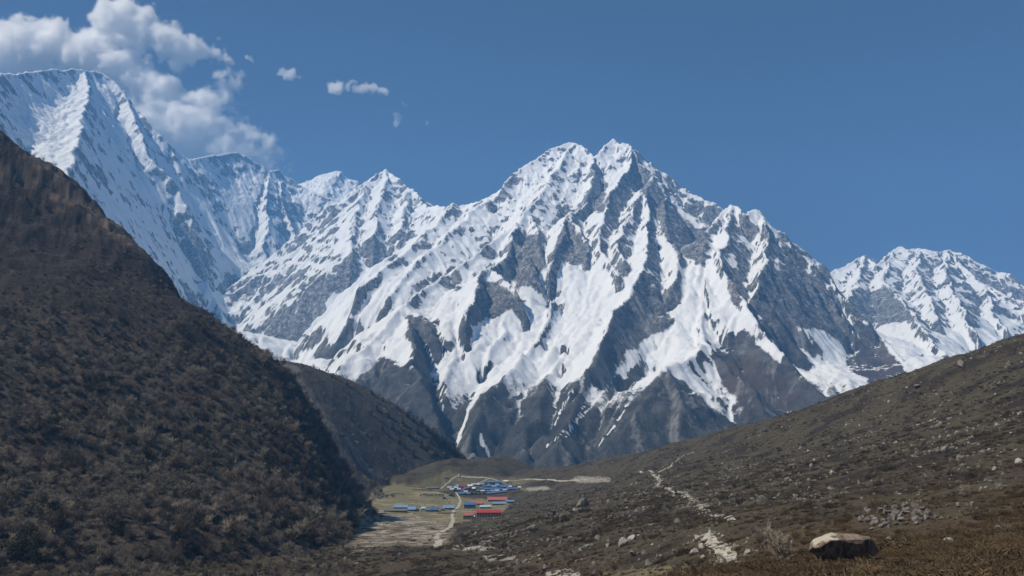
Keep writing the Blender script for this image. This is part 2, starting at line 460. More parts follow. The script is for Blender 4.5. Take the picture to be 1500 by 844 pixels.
line = 285 + 200 * fbm(GX / 700, GY / 700, 3) - 70 * np.log1p(MF / (MF.mean() + 1e-3)) - 45 * ST2 - 25 * ST1 - 6 * lap
alt = MZ
snow_alt = sstep(-150, 260, alt - line)
snow = snow * snow_alt
# fields of deep smooth snow and bare faces, as they lie in the valley's photograph
def region(poly, soft=5, wob=7):
    u = U + wob * n1 * 1.6 + wob * .6 * n2; v = V + wob * fbm(GX / 150 + 40, GY / 150, 3) * 1.6
    return in_poly(u, v, poly).astype(np.float32)
SNOWY = [
 [(640,470),(668,430),(690,478),(745,455),(800,400),(850,385),(905,405),(900,440),(860,520),(820,560),(790,540),(760,520),(700,575),(660,560),(640,530)],
 [(780,400),(805,388),(860,380),(870,400),(820,420),(790,430),(770,440)],
 [(900,545),(935,500),(985,460),(1000,420),(1018,375),(1045,410),(1055,450),(1035,505),(960,545),(900,565)],
 [(1165,475),(1200,485),(1235,512),(1292,548),(1290,572),(1262,578),(1225,555),(1190,525)],
 [(1285,490),(1330,480),(1362,515),(1360,545),(1330,540),(1300,515)],
 [(1390,490),(1430,480),(1480,470),(1490,500),(1420,530),(1370,520)],
 [(330,482),(400,494),(440,505),(474,522),(468,545),(380,530),(345,505)],
 [(490,440),(540,420),(600,420),(590,450),(550,490),(500,500),(480,480)],
 [(0,190),(60,150),(125,150),(128,200),(105,256),(40,215)],
 [(440,268),(480,254),(505,252),(520,290),(500,296)],
 [(335,400),(400,400),(420,450),(380,480),(340,440)],
 [(735,350),(760,320),(800,315),(830,320),(800,330),(745,345)],
]
ROCKY = [
 [(757,338),(790,345),(800,388),(768,420),(740,400),(738,365)], [(595,458),(640,478),(650,500),(635,540),(615,560),(602,500)],
 [(600,540),(640,560),(650,650),(560,620),(520,560),(560,520)],
 [(598,455),(642,478),(638,500),(612,545),(600,500)],
 [(752,345),(775,375),(798,385),(780,420),(745,400),(735,385)],
 [(830,318),(850,340),(866,382),(805,388),(815,350)],
 [(702,405),(760,432),(770,440),(690,476),(697,440)],
 [(858,278),(888,268),(885,312),(858,312)],
 [(940,412),(975,435),(985,475),(945,500),(880,546),(850,555),(868,522),(905,462)],
 [(1062,395),(1088,420),(1085,455),(1072,445)],
 [(1110,420),(1150,385),(1205,410),(1240,470),(1250,515),(1215,490),(1165,475),(1120,450)],
 [(925,220),(945,252),(980,300),(1040,345),(1030,385),(990,375),(955,310),(925,260)],
 [(978,541),(1020,580),(1085,632),(1000,660),(900,690),(830,690),(900,610)],
 [(1040,520),(1090,480),(1150,540),(1230,590),(1200,640),(1110,620),(1060,560)],
 [(1262,430),(1300,420),(1345,470),(1290,480),(1255,465)],
 [(1275,476),(1335,555),(1290,570),(1240,540),(1250,500)],
]
for p in SNOWY: 
    m = blur(region(p), 2); snow = np.maximum(snow, m * sstep(2.0, 1.3, slope + .25 * n2 + .2 * n1))
for p in ROCKY:
    m = blur(region(p), 2); snow = snow * (1 - m * sstep(.15, .6, slope + .35 * n2 + .15 * n1) * .95)
red = np.zeros_like(snow)
for p in ([(1275,476),(1335,555),(1290,570),(1240,540),(1250,500)], [(1058,385),(1090,415),(1090,460),(1065,445)], [(1040,570),(1100,520),(1180,580),(1150,640)]):
    red = np.maximum(red, blur(region(p, wob=12), 3))
COULOIRS = [([(703,572),(692,590),(686,603),(673,640),(668,652)],2.6), ([(704,636),(707,652),(713,660),(721,669)],3.2), ([(838,572),(822,598),(812,622)],2.0),
            ([(905,545),(880,580),(850,612),(828,640)],1.8), ([(760,565),(763,590),(758,610)],1.6), ([(640,540),(650,570),(668,600)],1.6), ([(930,570),(910,610),(880,650)],1.4), ([(620,500),(640,545),(650,600)],1.6), ([(860,585),(845,615),(800,655)],1.3)]
for pts_, w_ in COULOIRS:
    u = U + 3.5 * n2 + 5 * n1; v = V
    dmin = np.full(U.shape, 99., np.float32)
    for (x0, y0), (x1, y1) in zip(pts_[:-1], pts_[1:]):
        k_ = (np.abs(u - (x0 + x1) / 2) < 60) & (np.abs(v - (y0 + y1) / 2) < 60)
        t_ = np.clip(((u[k_] - x0) * (x1 - x0) + (v[k_] - y0) * (y1 - y0)) / ((x1 - x0) ** 2 + (y1 - y0) ** 2), 0, 1)
        dmin[k_] = np.minimum(dmin[k_], np.hypot(u[k_] - x0 - t_ * (x1 - x0), v[k_] - y0 - t_ * (y1 - y0)))
    snow = np.maximum(snow, sstep(w_ * (1.15 + .5 * n2), w_ * .35, dmin) * .95 * (GY < 5500))
veg = sstep(520, 120, alt + 160 * n1)         # scrub and earth on the lower faces

m = NT("snow_and_rock")
P = m.pos()
sn = m.attr("snow")
nf = m.noise(P, .035, 6, .65)
nf2 = m.noise(m.scale(P, (1, 1, .35)), .012, 5, .6)
nff = m.noise(P, .13, 4, .7)
thr = m.math('ADD', sn, m.math('ADD', m.math('MULTIPLY', m.math('SUBTRACT', nf, .5), .8), m.math('ADD', m.math('MULTIPLY', m.attr('dust'), .10), m.math('MULTIPLY', m.math('SUBTRACT', nff, .5), .95))))
mask = m.ramp(thr, .28, .66)
strata = m.noise(m.scale(P, (.5, .5, 1.)), .02, 6, .65, .4)
rock = m.mix(m.ramp(strata, .35, .68), (.046, .048, .056), (.155, .150, .145))
rock = m.mix(m.attr("red"), rock, m.mix(strata, (.062, .048, .046), (.15, .115, .105)))
rock = m.mix(m.math('MULTIPLY', m.attr("scrub"), .85), rock, m.mix(m.ramp(m.math('ADD', m.math('MULTIPLY', nf2, .4), m.math('ADD', m.math('MULTIPLY', nff, .35), m.math('MULTIPLY', nf, .3))), .38, .66), (.010, .016, .020), (.120, .118, .114)))
rock = m.mix(m.ramp(m.math('ADD', m.attr('streak'), m.math('MULTIPLY', m.math('SUBTRACT', nf, .5), 2.2)), .3, 1.5), rock, (.27, .26, .25))
dust = m.mix(m.ramp(m.math('ADD', m.math('MULTIPLY', nf, .5), m.math('MULTIPLY', nff, .5)), .46, .60), rock, (.52, .54, .57))
rock = m.mix(m.math('MULTIPLY', m.attr("dust"), .85), rock, dust)
snowc = m.mix(m.noise(P, .01, 4), (.80, .83, .87), (.90, .91, .92))
m.color(m.mix(mask, rock, snowc))
m.rough(.75)
bh = m.math('ADD', m.math('MULTIPLY', m.math('SUBTRACT', 1.0, m.math('MULTIPLY', mask, .55)), m.noise(P, .055, 7, .75)), m.math('MULTIPLY', m.noise(m.scale(P, (1, 1, .3)), .09, 4, .6), .2))
m.normal(m.bump(bh, 1.0, 13.0))
MAT_MOUNTAIN = m.m

azim = np.abs(GX / GY)
inview = azim < .76
q = inview[:-1, :-1]
for mid, nm, lab in ((0, "mountain_massif", "high snow massif at the far left, blue shaded wall below a cloud cap"),
                     (1, "mountain_range", "broad jagged snow mountain with twin summits filling the centre of the valley head"),
                     (2, "mountain_peak", "smaller blocky snow peak at the far right above the dark hillside")):
    o = grid_mesh(nm, GX, GY, MZ, q & (MM[:-1, :-1] == mid), dict(snow=snow, streak=ST1 * .5 + ST2 * .5, red=red, scrub=veg, dust=sstep(500, 1100, alt + 200 * n1)), MAT_MOUNTAIN)
    tag(o, lab, "mountain", kind="structure")
print('mountains', time.time() - T0)

# ================================================================== the valley and its hillsides
class Spline:
    """thin-plate surface through surveyed points (pixel + distance, or plain xyz)"""
    def __init__(self, pts, smooth=0.0):
        Q = np.array([at(*p) if len(p) == 3 else p[1:] for p in pts], np.float64)
        self.c = Q[:, :2].mean(0); self.s = 400.0
        self.xy = (Q[:, :2] - self.c) / self.s
        n = len(Q)
        d2 = ((self.xy[:, None] - self.xy[None]) ** 2).sum(-1)
        K = .5 * d2 * np.log(d2 + 1e-12) + np.eye(n) * smooth
        Pm = np.c_[np.ones(n), self.xy]
        A = np.block([[K, Pm], [Pm.T, np.zeros((3, 3))]])
        self.w = np.linalg.solve(A, np.r_[Q[:, 2], 0, 0, 0]).astype(np.float32)
        self.xy = self.xy.astype(np.float32)
    def __call__(self, x, y):
        X = ((x - self.c[0]) / self.s).astype(np.float32); Y = ((y - self.c[1]) / self.s).astype(np.float32)
        z = self.w[-3] + self.w[-2] * X + self.w[-1] * Y
        for (a, b), w in zip(self.xy, self.w):
            d2 = (X - a) ** 2 + (Y - b) ** 2
            z = z + w * .5 * d2 * np.log(d2 + 1e-12)
        return z
# valley floor and the stony hillside on the right
S_RIGHT = Spline([
 ('p', 0, 0, 57.9), ('p', -25, 10, 55.5), ('p', 40, -10, 60.5), ('p', -80, 60, 44), ('p', 90, 20, 66), ('p', -170, 150, 24), ('p', -330, 250, 8),
 (1500,844,27), (1300,844,42), (1100,844,72), (1000,844,130), (880,844,215), (750,844,300), (600,844,410), (480,844,450), (300,844,430), (100,844,400), (0,844,390),
 (1500,800,47), (1245,812,54), (1060,802,140), (920,795,290), (800,795,430), (650,790,690), (520,790,690), (400,815,520),
 (1500,760,90), (1290,765,105), (1080,765,230), (1000,755,330), (850,745,560), (740,757,990), (640,765,930), (540,765,890),
 (1500,700,205), (1300,700,340), (1100,700,540), (1000,705,680), (950,690,900), (880,702,1250), (830,702,1400),
 (1500,640,330), (1300,640,530), (1150,650,770), (1050,660,1000),
 (1500,560,520), (1400,570,640), (1300,600,700),
 (1500,490,700), (1460,503,730), (1400,521,780), (1340,546,850), (1290,557,905), (1250,575,960), (1180,600,1060), (1100,622,1180), (1000,647,1330), (900,668,1520), (820,685,1720), (785,690,1800),
 (745,725,1430), (655,722,1440), (560,735,1150), (700,738,1200), (545,712,1480), (600,712,1450), (680,703,1530), (760,700,1560),
 ('p', -650, 1100, 0), ('p', -650, 600, -5), ('p', -500, 1900, 25), ('p', -900, 300, 0),
 ('p', 640, 760, 160), ('p', 620, 960, 140), ('p', 520, 1150, 100), ('p', 380, 1500, 55), ('p', 250, 1900, 10), ('p', 0, 2300, -30), ('p', -300, 2300, -10),
 ('p', 700, 400, 210), ('p', 500, 200, 150), ('p', 300, 50, 105), ('p', 900, 1400, 30), ('p', 600, 2200, -50),
])
# low moraine bank behind the village
S_BANK = Spline([
 (560,703,1500), (592,697,1540), (625,684,1590), (653,675,1620), (667,673,1640), (693,675,1660), (720,671,1740), (747,672,1750), (763,680,1760), (775,690,1780), (800,697,1800),
 (600,708,1470), (650,703,1500), (700,699,1540), (750,697,1600),
 ('p', -190, 1420, -6), ('p', -90, 1440, 0), ('p', 0, 1490, 6), ('p', 90, 1620, 0), ('p', 140, 1800, 10), ('p', -150, 1780, 20), ('p', -60, 1880, 20), ('p', 30, 1960, 20), ('p', -300, 1500, -20), ('p', -300, 1800, -30),
 ('p', 300, 1700, -80), ('p', -100, 1200, -60), ('p', 0, 2200, -60),
])
# big wooded slope on the left
S_SLOPE = Spline([
 (-160,70,1170), (-60,150,1130), (0,207,1100), (40,228,1090), (90,243,1080), (130,285,1060), (150,310,1050), (195,358,1025), (240,405,1000), (290,462,960), (340,500,930), (380,527,910), (415,550,920), (452,600,925), (482,650,925), (504,695,915), (517,735,890), (517,765,868),
 (0,828,425), (200,828,450), (300,820,480), (400,812,520), (480,797,600), (520,780,760),
 (0,700,525), (0,600,610), (0,500,710), (0,400,815), (0,300,940),
 (200,720,560), (200,620,660), (200,520,780), (200,430,920), (100,450,790), (110,330,985),
 (350,720,620), (350,620,740), (350,540,860), (450,740,690), (450,670,780), (-100,600,570), (-100,400,760), (-100,800,400),
 ('p', -230, 380, -35), ('p', -150, 450, -40), ('p', -90, 560, -40), ('p', -75, 750, -42), ('p', -105, 920, -40), ('p', -420, 330, -35), ('p', -600, 250, -30),
 ('p', -150, 1000, -36), ('p', -330, 1020, 110), ('p', -500, 1150, 200), ('p', -700, 1260, 330), ('p', -1000, 1200, 560), ('p', -1300, 800, 620),
])
# wooded spur behind it, with the pale landslide gully
S_SPUR = Spline([
 (280,470,1690), (340,505,1695), (390,528,1700), (440,535,1720), (480,548,1735), (520,565,1745), (560,588,1750), (600,611,1760), (640,640,1765), (665,658,1770), (681,670,1775), (700,690,1780),
 (545,716,1330), (556,705,1450), (600,699,1590), (650,690,1690),
 (480,680,1290), (500,640,1400), (520,675,1400), (560,660,1580), (500,600,1580), (450,580,1500), (420,600,1350), (440,640,1260), (520,700,1270), (540,640,1600), (600,650,1690), (470,560,1640),
 ('p', -150, 1240, -30), ('p', -130, 1500, -25), ('p', -80, 1700, -30), ('p', -60, 1850, -10), ('p', -260, 1120, -25), ('p', 60, 1900, -80),
 ('p', -500, 1950, 230), ('p', -300, 1980, 120), ('p', -150, 1980, 40), ('p', -700, 1900, 300), ('p', -750, 1500, 340), ('p', -600, 1250, 200), ('p', -420, 1180, 60),
])
NA, NR = 1250, 950
az = np.linspace(R(-41), R(41), NA).astype(np.float32)
rad = np.exp(np.linspace(math.log(9.0), math.log(2400.0), NR)).astype(np.float32)
AZ, RD = np.meshgrid(az, rad)
NX = RD * np.sin(AZ); NY = RD * np.cos(AZ)
def near_height(X, Y, want=False):
    D = np.hypot(X, Y)
    far = np.clip(D / 400, .05, 1)
    zr = S_RIGHT(X, Y)
    zb = S_BANK(X, Y); zs = S_SLOPE(X, Y); zp = S_SPUR(X, Y)
    zb = np.where(Y > 1250, zb, -99); zp = np.where((X < 40) & (Y > 1000), zp, -99); zs = np.where(X < -20, zs, -99)
    floor = sstep(11, 2, zr) * sstep(400, 520, Y) * sstep(60, 20, X)
    und = sstep(60, 110, zr) * (2.6 * ridged(X / 38, Y / 38 + 3, 3, .55) - 1.0) + 1.2 * fbm(X / 22, Y / 22, 4) * sstep(12, 60, D) + 3.2 * fbm(X / 90 + 4, Y / 90, 4) * sstep(60, 200, D) + .22 * fbm(X / 3.1, Y / 3.1, 3) * sstep(9, 25, D)
    zr = zr + und * (1 - .85 * floor)
    zb = zb + 3.2 * ridged(X / 70, Y / 70, 4) + 1.2 * fbm(X / 15, Y / 15, 3)
    wl = 26 * fbm(X / 130, Y / 130, 3)
    zs = zs + (.25 + .75 * sstep(0, 150, zs)) * 20 * ridged((X * .80 + Y * .2 + wl) / 210, (Y - .3 * X + wl) / 75, 4, .5) - 5 + 5 * ridged(X / 48 + 3, Y / 48, 3) - 12 * sstep(180, 400, zs) + sstep(230, 380, zs) * 6 * ridged(X / 24, Y / 24 + 7, 3, .6) + 2 * fbm(X / 14, Y / 14, 3)
    zp = zp + 9 * ridged((X * .8 + wl) / 170, (Y + wl) / 75, 4, .5) - 3 + 2 * fbm(X / 16, Y / 16, 3)
    Z = np.maximum(np.maximum(zr, zb), np.maximum(zs, zp))
    W = np.argmax(np.stack([zr, zb, zs, zp]), 0)
    return (Z, W, floor) if want else Z
NZ, NW, NFLOOR = near_height(NX, NY, True)
NU, NV = project(NX, NY, NZ)
print('valley', time.time() - T0)


def ground_z(x, y):
    """height of the built valley mesh"""
    x = np.asarray(x, np.float64); y = np.asarray(y, np.float64)
    a = (np.arctan2(x, y) - R(-41)) / (R(82)) * (NA - 1)
    r = (np.log(np.maximum(np.hypot(x, y), 9.01)) - math.log(9.0)) / (math.log(2400.0) - math.log(9.0)) * (NR - 1)
    a = np.clip(a, 0, NA - 1.001); r = np.clip(r, 0, NR - 1.001)
    i = a.astype(int); j = r.astype(int); fa = a - i; fr = r - j
    return (NZ[j, i] * (1 - fa) + NZ[j, i + 1] * fa) * (1 - fr) + (NZ[j + 1, i] * (1 - fa) + NZ[j + 1, i + 1] * fa) * fr
_ys = np.exp(np.linspace(math.log(14), math.log(2300), 4000))
def hit(px, py):
    """the point of the valley ground that a photo pixel looks at"""
    e, s_ = elev(px, py)
    d = ground_z(s_ * _ys, _ys) - (CAM_Z + e * _ys)
    k = np.argmax(d > 0)
    if d[k] <= 0: return None
    Y = _ys[k]
    if k > 0:
        t = d[k - 1] / (d[k - 1] - d[k]); Y = _ys[k - 1] + t * (_ys[k] - _ys[k - 1])
    return np.array((s_ * Y, Y, float(ground_z(s_ * Y, Y))))

q1 = fbm(NX / 60, NY / 60, 4, .6); q2 = fbm(NX / 17 + 9, NY / 17, 4, .6); q3 = fbm(NX / 300, NY / 300 + 5, 3)
def near_region(poly, wob=3.0, n=1):
    u = NU + wob * 2 * q1 + wob * q2; v = NV + wob * .5 * q2 + wob * .6 * fbm(NX / 45 - 7, NY / 45, 3)
    return blur(in_poly(u, v, poly).astype(np.float32), n)
slope_n = near_region([(-200,-400),(700,-400),(700,840),(-200,840)], 0) * 0
grass = near_region([(548,713),(575,709),(612,714),(645,721),(690,731),(740,731),(748,740),(735,750),(692,752),(688,764),(650,768),(575,766),(530,757),(535,738)], 3)
grass = np.maximum(grass, .55 * near_region([(600,712),(655,690),(700,697),(790,702),(760,712),(690,712),(640,722)], 3))
grass = np.maximum(grass, .7 * near_region([(880,838),(1000,828),(1060,822),(1075,834),(1010,846),(880,850)], 4))
wash = near_region([(498,806),(507,772),(522,752),(545,744),(600,752),(650,768),(655,790),(640,800),(560,796),(530,812)], 4) * sstep(.02, .22, q2 + .5 * q1)
wash = np.maximum(wash, near_region([(515,770),(535,760),(570,757),(620,762),(600,770),(560,772),(530,782)], 3) * sstep(-.05, .15, q2))
wash = np.maximum(wash, near_region([(655,798),(700,799),(735,803),(700,808),(665,805)], 2))
wash = np.maximum(wash, near_region([(800,838),(830,832),(850,838),(845,850),(800,850)], 2))
wash = np.maximum(wash, near_region([(705,814),(755,812),(760,820),(715,822)], 2) * .8)
wash = np.maximum(wash, near_region([(835,703),(848,698),(895,700),(893,706),(850,708)], 2) * .7)
wash = np.maximum(wash, near_region([(762,716),(800,712),(808,716),(775,720)], 2) * .8)
slide = near_region([(388,528),(430,534),(442,552),(466,585),(490,620),(520,655),(548,688),(566,700),(545,706),(522,684),(482,650),(436,602),(405,562)], 9, 2) * (NW == 3) * sstep(-.35, .1, q2 + .3 * q1)
tuft = sstep(260, 60, np.hypot(NX, NY) + 60 * q1) * sstep(700, 770, NV + 40 * q1)
russet = np.maximum(tuft, .8 * near_region([(470,815),(560,806),(800,812),(1010,825),(1080,806),(1150,800),(1150,860),(470,860)], 10) * sstep(-.1, .25, q1 + .4 * q2))
meadow_dry = sstep(-.05, .3, q1) 
g = NT("earth")
P = g.pos()
a1 = g.noise(P, .9, 6, .7); a2 = g.noise(P, .08, 5, .6); a3 = g.noise(P, .3, 5, .65)
heath = g.mix(g.ramp(a1, .3, .7), (.031, .025, .016), (.108, .084, .053))
heath = g.mix(g.ramp(a2, .42, .62), heath, g.mix(a1, (.052, .047, .027), (.115, .102, .064)))
heath = g.mix(g.ramp(g.noise(P, .024, 5, .65), .50, .60), heath, g.mix(a1, (.020, .016, .012), (.058, .046, .034)))
heath = g.mix(g.math('MULTIPLY', g.attr("russet"), g.ramp(a3, .25, .6)), heath, g.mix(g.ramp(a1, .3, .7), (.040, .027, .017), (.130, .090, .055)))
wood = g.mix(g.ramp(a3, .35, .65), (.032, .027, .023), (.098, .082, .067))
wood = g.mix(g.ramp(g.noise(P, .018, 5, .65), .58, .72), wood, g.mix(a1, (.075, .056, .046), (.13, .10, .08)))
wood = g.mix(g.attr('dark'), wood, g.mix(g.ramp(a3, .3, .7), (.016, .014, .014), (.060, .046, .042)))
wood = g.mix(g.attr('band'), wood, g.mix(a1, (.095, .072, .058), (.20, .155, .125)))
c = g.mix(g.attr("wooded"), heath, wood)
turf = g.mix(g.ramp(a3, .3, .7), (.13, .122, .064), (.26, .235, .138))
turf = g.mix(g.ramp(g.noise(P, .03, 5, .6), .5, .66), turf, (.32, .27, .18))
c = g.mix(g.attr("grass"), c, turf)
dry = g.mix(g.ramp(a3, .3, .7), (.15, .122, .085), (.32, .27, .20))
c = g.mix(g.attr('drygrass'), c, dry)
sand = g.mix(g.ramp(a1, .3, .7), (.26, .235, .19), (.50, .47, .40))
c = g.mix(g.attr("wash"), c, sand)
scree = g.mix(g.ramp(g.noise(P, .45, 5, .75), .38, .66), (.07, .06, .05), (.33, .29, .24))
c = g.mix(g.math('MULTIPLY', g.attr("slide"), g.ramp(a3, .2, .45)), c, scree)
g.color(c); g.rough(.92)
g.normal(g.bump(g.math('ADD', g.noise(P, .7, 6, .75), g.math('MULTIPLY', a3, 1.5)), .8, .9))
band = near_region([(-20,245),(45,225),(95,262),(140,292),(205,335),(262,385),(335,440),(350,462),(320,450),(255,405),(190,358),(120,318),(60,280),(-20,262)], 8, 2)
band = np.maximum(band, .8 * near_region([(55,205),(90,240),(105,300),(85,320),(60,262)], 8, 2)) * (NW == 2) * sstep(-.3, .15, q2 + .3 * q1)
dark = sstep(500, 400, NV + 30 * q1 - .12 * NU) * (NW == 2) * .9  # deep shade of the upper left slope, put into the ground colour
drygrass = .85 * near_region([(497,808),(507,772),(530,752),(560,750),(600,757),(655,764),(668,775),(655,797),(600,800),(560,804)], 5, 2) * sstep(-.45, .1, q2 + .4 * q1)
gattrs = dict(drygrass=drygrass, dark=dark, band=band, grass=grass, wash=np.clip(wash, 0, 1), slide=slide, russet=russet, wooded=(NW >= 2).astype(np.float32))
for w, nm, lab in ((0, "ground", "valley floor and brown stony hillside rising to the right"), (1, "hill", "low grassy moraine bank behind the blue roofed village"),
                   (2, "hill", "steep dark wooded slope filling the left side"), (3, "hill", "wooded spur with a pale landslide gully behind the left slope")):
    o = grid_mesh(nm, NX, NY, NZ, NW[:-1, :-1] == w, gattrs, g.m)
    tag(o, lab, "ground" if w == 0 else "hill", kind="structure")
print('ground', time.time() - T0)

# ------------------------------------------------------------------ paths lie on the ground as thin sheets
pm = NT("trodden_path")
P = pm.pos()
pm.color(pm.mix(pm.ramp(pm.noise(P, .8, 5, .7), .3, .7), (.28, .25, .20), (.56, .53, .46))); pm.rough(.95)
pm.normal(pm.bump(pm.noise(P, 1.2, 5, .7), .6, .4))
def path(pts, width, label, gaps=0.0, rough=.35, seed=1, name="path"):
    H = [hit(*p) for p in pts]
    H = np.array([h for h in H if h is not None])[:, :2]
    seg = np.r_[0, np.cumsum(np.hypot(*np.diff(H, axis=0).T))]
    n = max(8, int(seg[-1] / 1.6))
    t = np.linspace(0, seg[-1], n)
    C = np.stack([np.interp(t, seg, H[:, k]) for k in (0, 1)], 1)
    for _ in range(3): C[1:-1] = (C[:-2] + 2 * C[1:-1] + C[2:]) / 4
    w0 = np.interp(t, seg, np.linspace(width[0], width[1], len(seg)))
    C += np.stack([fbm(t / 14, t * 0 + seed, 3), fbm(t / 14, t * 0 + seed + 40, 3)], 1) * w0[:, None] * .9
    T = np.gradient(C, axis=0); T /= np.linalg.norm(T, axis=1)[:, None] + 1e-6
    N = np.stack([-T[:, 1], T[:, 0]], 1)
    m_ = 5
    off = np.linspace(-1, 1, m_)
    wl = w0 * (1 + rough * 1.6 * fbm(t / 5, t * 0 + seed + 3, 3)); wr = w0 * (1 + rough * 1.6 * fbm(t / 5, t * 0 + seed + 7, 3))
    wid = np.where(off[None] < 0, wl[:, None], wr[:, None])
    X = C[:, :1] + N[:, :1] * off * wid; Y = C[:, 1:] + N[:, 1:] * off * wid
    Zp = ground_z(X, Y) + .10 + .05 * (1 - np.abs(off))
    keep = np.repeat((fbm(t / 7, t * 0 + seed + 21, 3) > gaps - .5)[:-1, None], m_ - 1, 1) if gaps else None
    o = grid_mesh(name, X.astype(np.float32), Y.astype(np.float32), Zp.astype(np.float32), keep, None, pm.m)
    tag(o, label, "path", kind="structure")
path([(640,803),(643,794),(639,784),(650,778),(660,772),(664,762),(662,755),(664,749),(672,742),(675,734),(672,727),(668,721)], (2.6, 1.7), "pale trodden path winding from the flats to the village", seed=2)
path([(664,750),(685,746),(700,744),(720,742)], (1.0, .8), "short pale side path towards the red roofed lodges", seed=5)
path([(671,698),(720,701),(770,702),(810,703),(835,704),(860,703)], (2.2, 2.4), "pale level track crossing behind the village", seed=7)
path([(645,716),(655,708),(663,701),(671,697)], (1.2, 1.0), "narrow pale track climbing the bank left of the village", seed=9)
path([(690,712),(703,707),(717,701)], (1.1, .9), "narrow pale track climbing the bank above the village roofs", seed=11)
path([(938,690),(958,697),(968,704),(963,712),(985,720),(1003,722),(1018,735),(1033,748),(1052,756),(1072,766)], (1.5, .9), "line of pale stones and dust running down the right hillside", gaps=.32, rough=.8, seed=13)
path([(1032,783),(1044,796),(1056,800),(1062,812),(1070,820),(1080,826)], (1.5, .7), "broad patch of bare white trail on the right hillside", rough=.7, seed=17)
path([(965,692),(983,684),(990,676),(1000,668),(1020,661)], (1.1, .8), "faint pale scar on the upper part of the right hillside", gaps=.3, rough=.7, seed=19)
path([(700,790),(760,778),(850,745),(890,733),(915,722)], (.8, .8), "faint stony trail slanting across the middle of the hillside", gaps=.5, rough=.8, seed=23)
print('paths', time.time() - T0)

# ================================================================== plants and stones
rng = np.random.RandomState(21)
class MB:
    """collects triangles and quads and links them as one mesh object"""
    def __init__(self): self.v = []; self.f = []
    def tube(self, a, b, r0, r1, n=5, cap=False):
        a = Vector(a); b = Vector(b); d = (b - a)
        if d.length < 1e-6: return
        d.normalize()
        u = d.orthogonal().normalized(); w = d.cross(u)
        k = len(self.v)
        for p, r in ((a, r0), (b, r1)):
            for i in range(n):
                t = 2 * math.pi * i / n
                self.v.append(tuple(p + (u * math.cos(t) + w * math.sin(t)) * r))
        for i in range(n):
            self.f.append((k + i, k + (i + 1) % n, k + n + (i + 1) % n, k + n + i))
        if cap: self.f.append(tuple(k + n + i for i in range(n))); self.f.append(tuple(k + n - 1 - i for i in range(n)))
    def twig(self, a, b, w):
        """three-sided tapering twig"""
        a = Vector(a); b = Vector(b); d = (b - a)
        if d.length < 1e-6: return
        u = d.orthogonal().normalized() * w; q = d.normalized().cross(u)
        k = len(self.v)
        self.v += [tuple(a + u), tuple(a - .5 * u + .87 * q), tuple(a - .5 * u - .87 * q), tuple(b)]
        self.f += [(k, k + 1, k + 3), (k + 1, k + 2, k + 3), (k + 2, k, k + 3)]
    def leaf(self, p, d, n, L, w):
        p = Vector(p); d = Vector(d).normalized(); s_ = d.cross(Vector(n))
        if s_.length < 1e-4: s_ = d.orthogonal()
        s_ = s_.normalized() * w
        k = len(self.v)
        self.v += [tuple(p), tuple(p + d * L * .5 + s_), tuple(p + d * L), tuple(p + d * L * .5 - s_)]
        self.f.append((k, k + 1, k + 2, k + 3))
    def box(self, c, s, rz=0.0):
        cx, cy, cz = c; hx, hy, hz_ = s[0] / 2, s[1] / 2, s[2] / 2
        k = len(self.v); ca, sa = math.cos(rz), math.sin(rz)
        for z in (-hz_, hz_):
            for x, y in ((-hx, -hy), (hx, -hy), (hx, hy), (-hx, hy)):
                self.v.append((cx + x * ca - y * sa, cy + x * sa + y * ca, cz + z))
        self.f += [(k + 3, k + 2, k + 1, k), (k + 4, k + 5, k + 6, k + 7)] + [(k + i, k + (i + 1) % 4, k + 4 + (i + 1) % 4, k + 4 + i) for i in range(4)]
    def poly(self, pts, faces):
        k = len(self.v); self.v += [tuple(p) for p in pts]; self.f += [tuple(k + i for i in f) for f in faces]
    def build(self, name, mat, parent=None, link=True, smooth=False):
        me = bpy.data.meshes.new(name); me.from_pydata(self.v, [], self.f); me.update()
        if smooth: me.polygons.foreach_set("use_smooth", np.ones(len(me.polygons), bool))
        me.materials.append(mat)
        o = bpy.data.objects.new(name, me)
        if link: col.objects.link(o)
        if parent: o.parent = parent
        return o
def empty(name, loc, rz=0.0, sc_=1.0):
    o = bpy.data.objects.new(name, None); col.objects.link(o)
    o.location = loc; o.rotation_euler = (0, 0, rz); o.scale = (sc_,) * 3
    return o
def copy_tree(o, parent=None):
    c = o.copy(); col.objects.link(c)
    if parent: c.parent = parent
    for ch in list(o.children): copy_tree(ch, c)
    return c
def plant_mat(name, a, b, rough=.9):
    m = NT(name)
    r = m.n('ShaderNodeObjectInfo').outputs['Random']
    v = m.math('ADD', m.math('MULTIPLY', r, .65), m.math('MULTIPLY', m.noise(m.obj(), .8, 3), .5))
    m.color(m.mix(m.ramp(v, .15, .95), a, b)); m.rough(rough)
    return m.m
M_TWIG = plant_mat("bare_twigs", (.150, .130, .100), (.37, .32, .25))
M_TWIG2 = plant_mat("reddish_twigs", (.115, .090, .072), (.26, .205, .165))
M_BARK = plant_mat("bark", (.08, .07, .06), (.20, .18, .155))
M_LEAF = plant_mat("evergreen_leaves", (.020, .023, .015), (.060, .062, .037))
M_NEEDLE = plant_mat("fir_needles", (.010, .018, .013), (.030, .042, .028))
M_HEATH = plant_mat("dry_heath", (.030, .023, .017), (.150, .115, .080))
M_TUFT = plant_mat("russet_tuft", (.048, .034, .021), (.165, .118, .070))

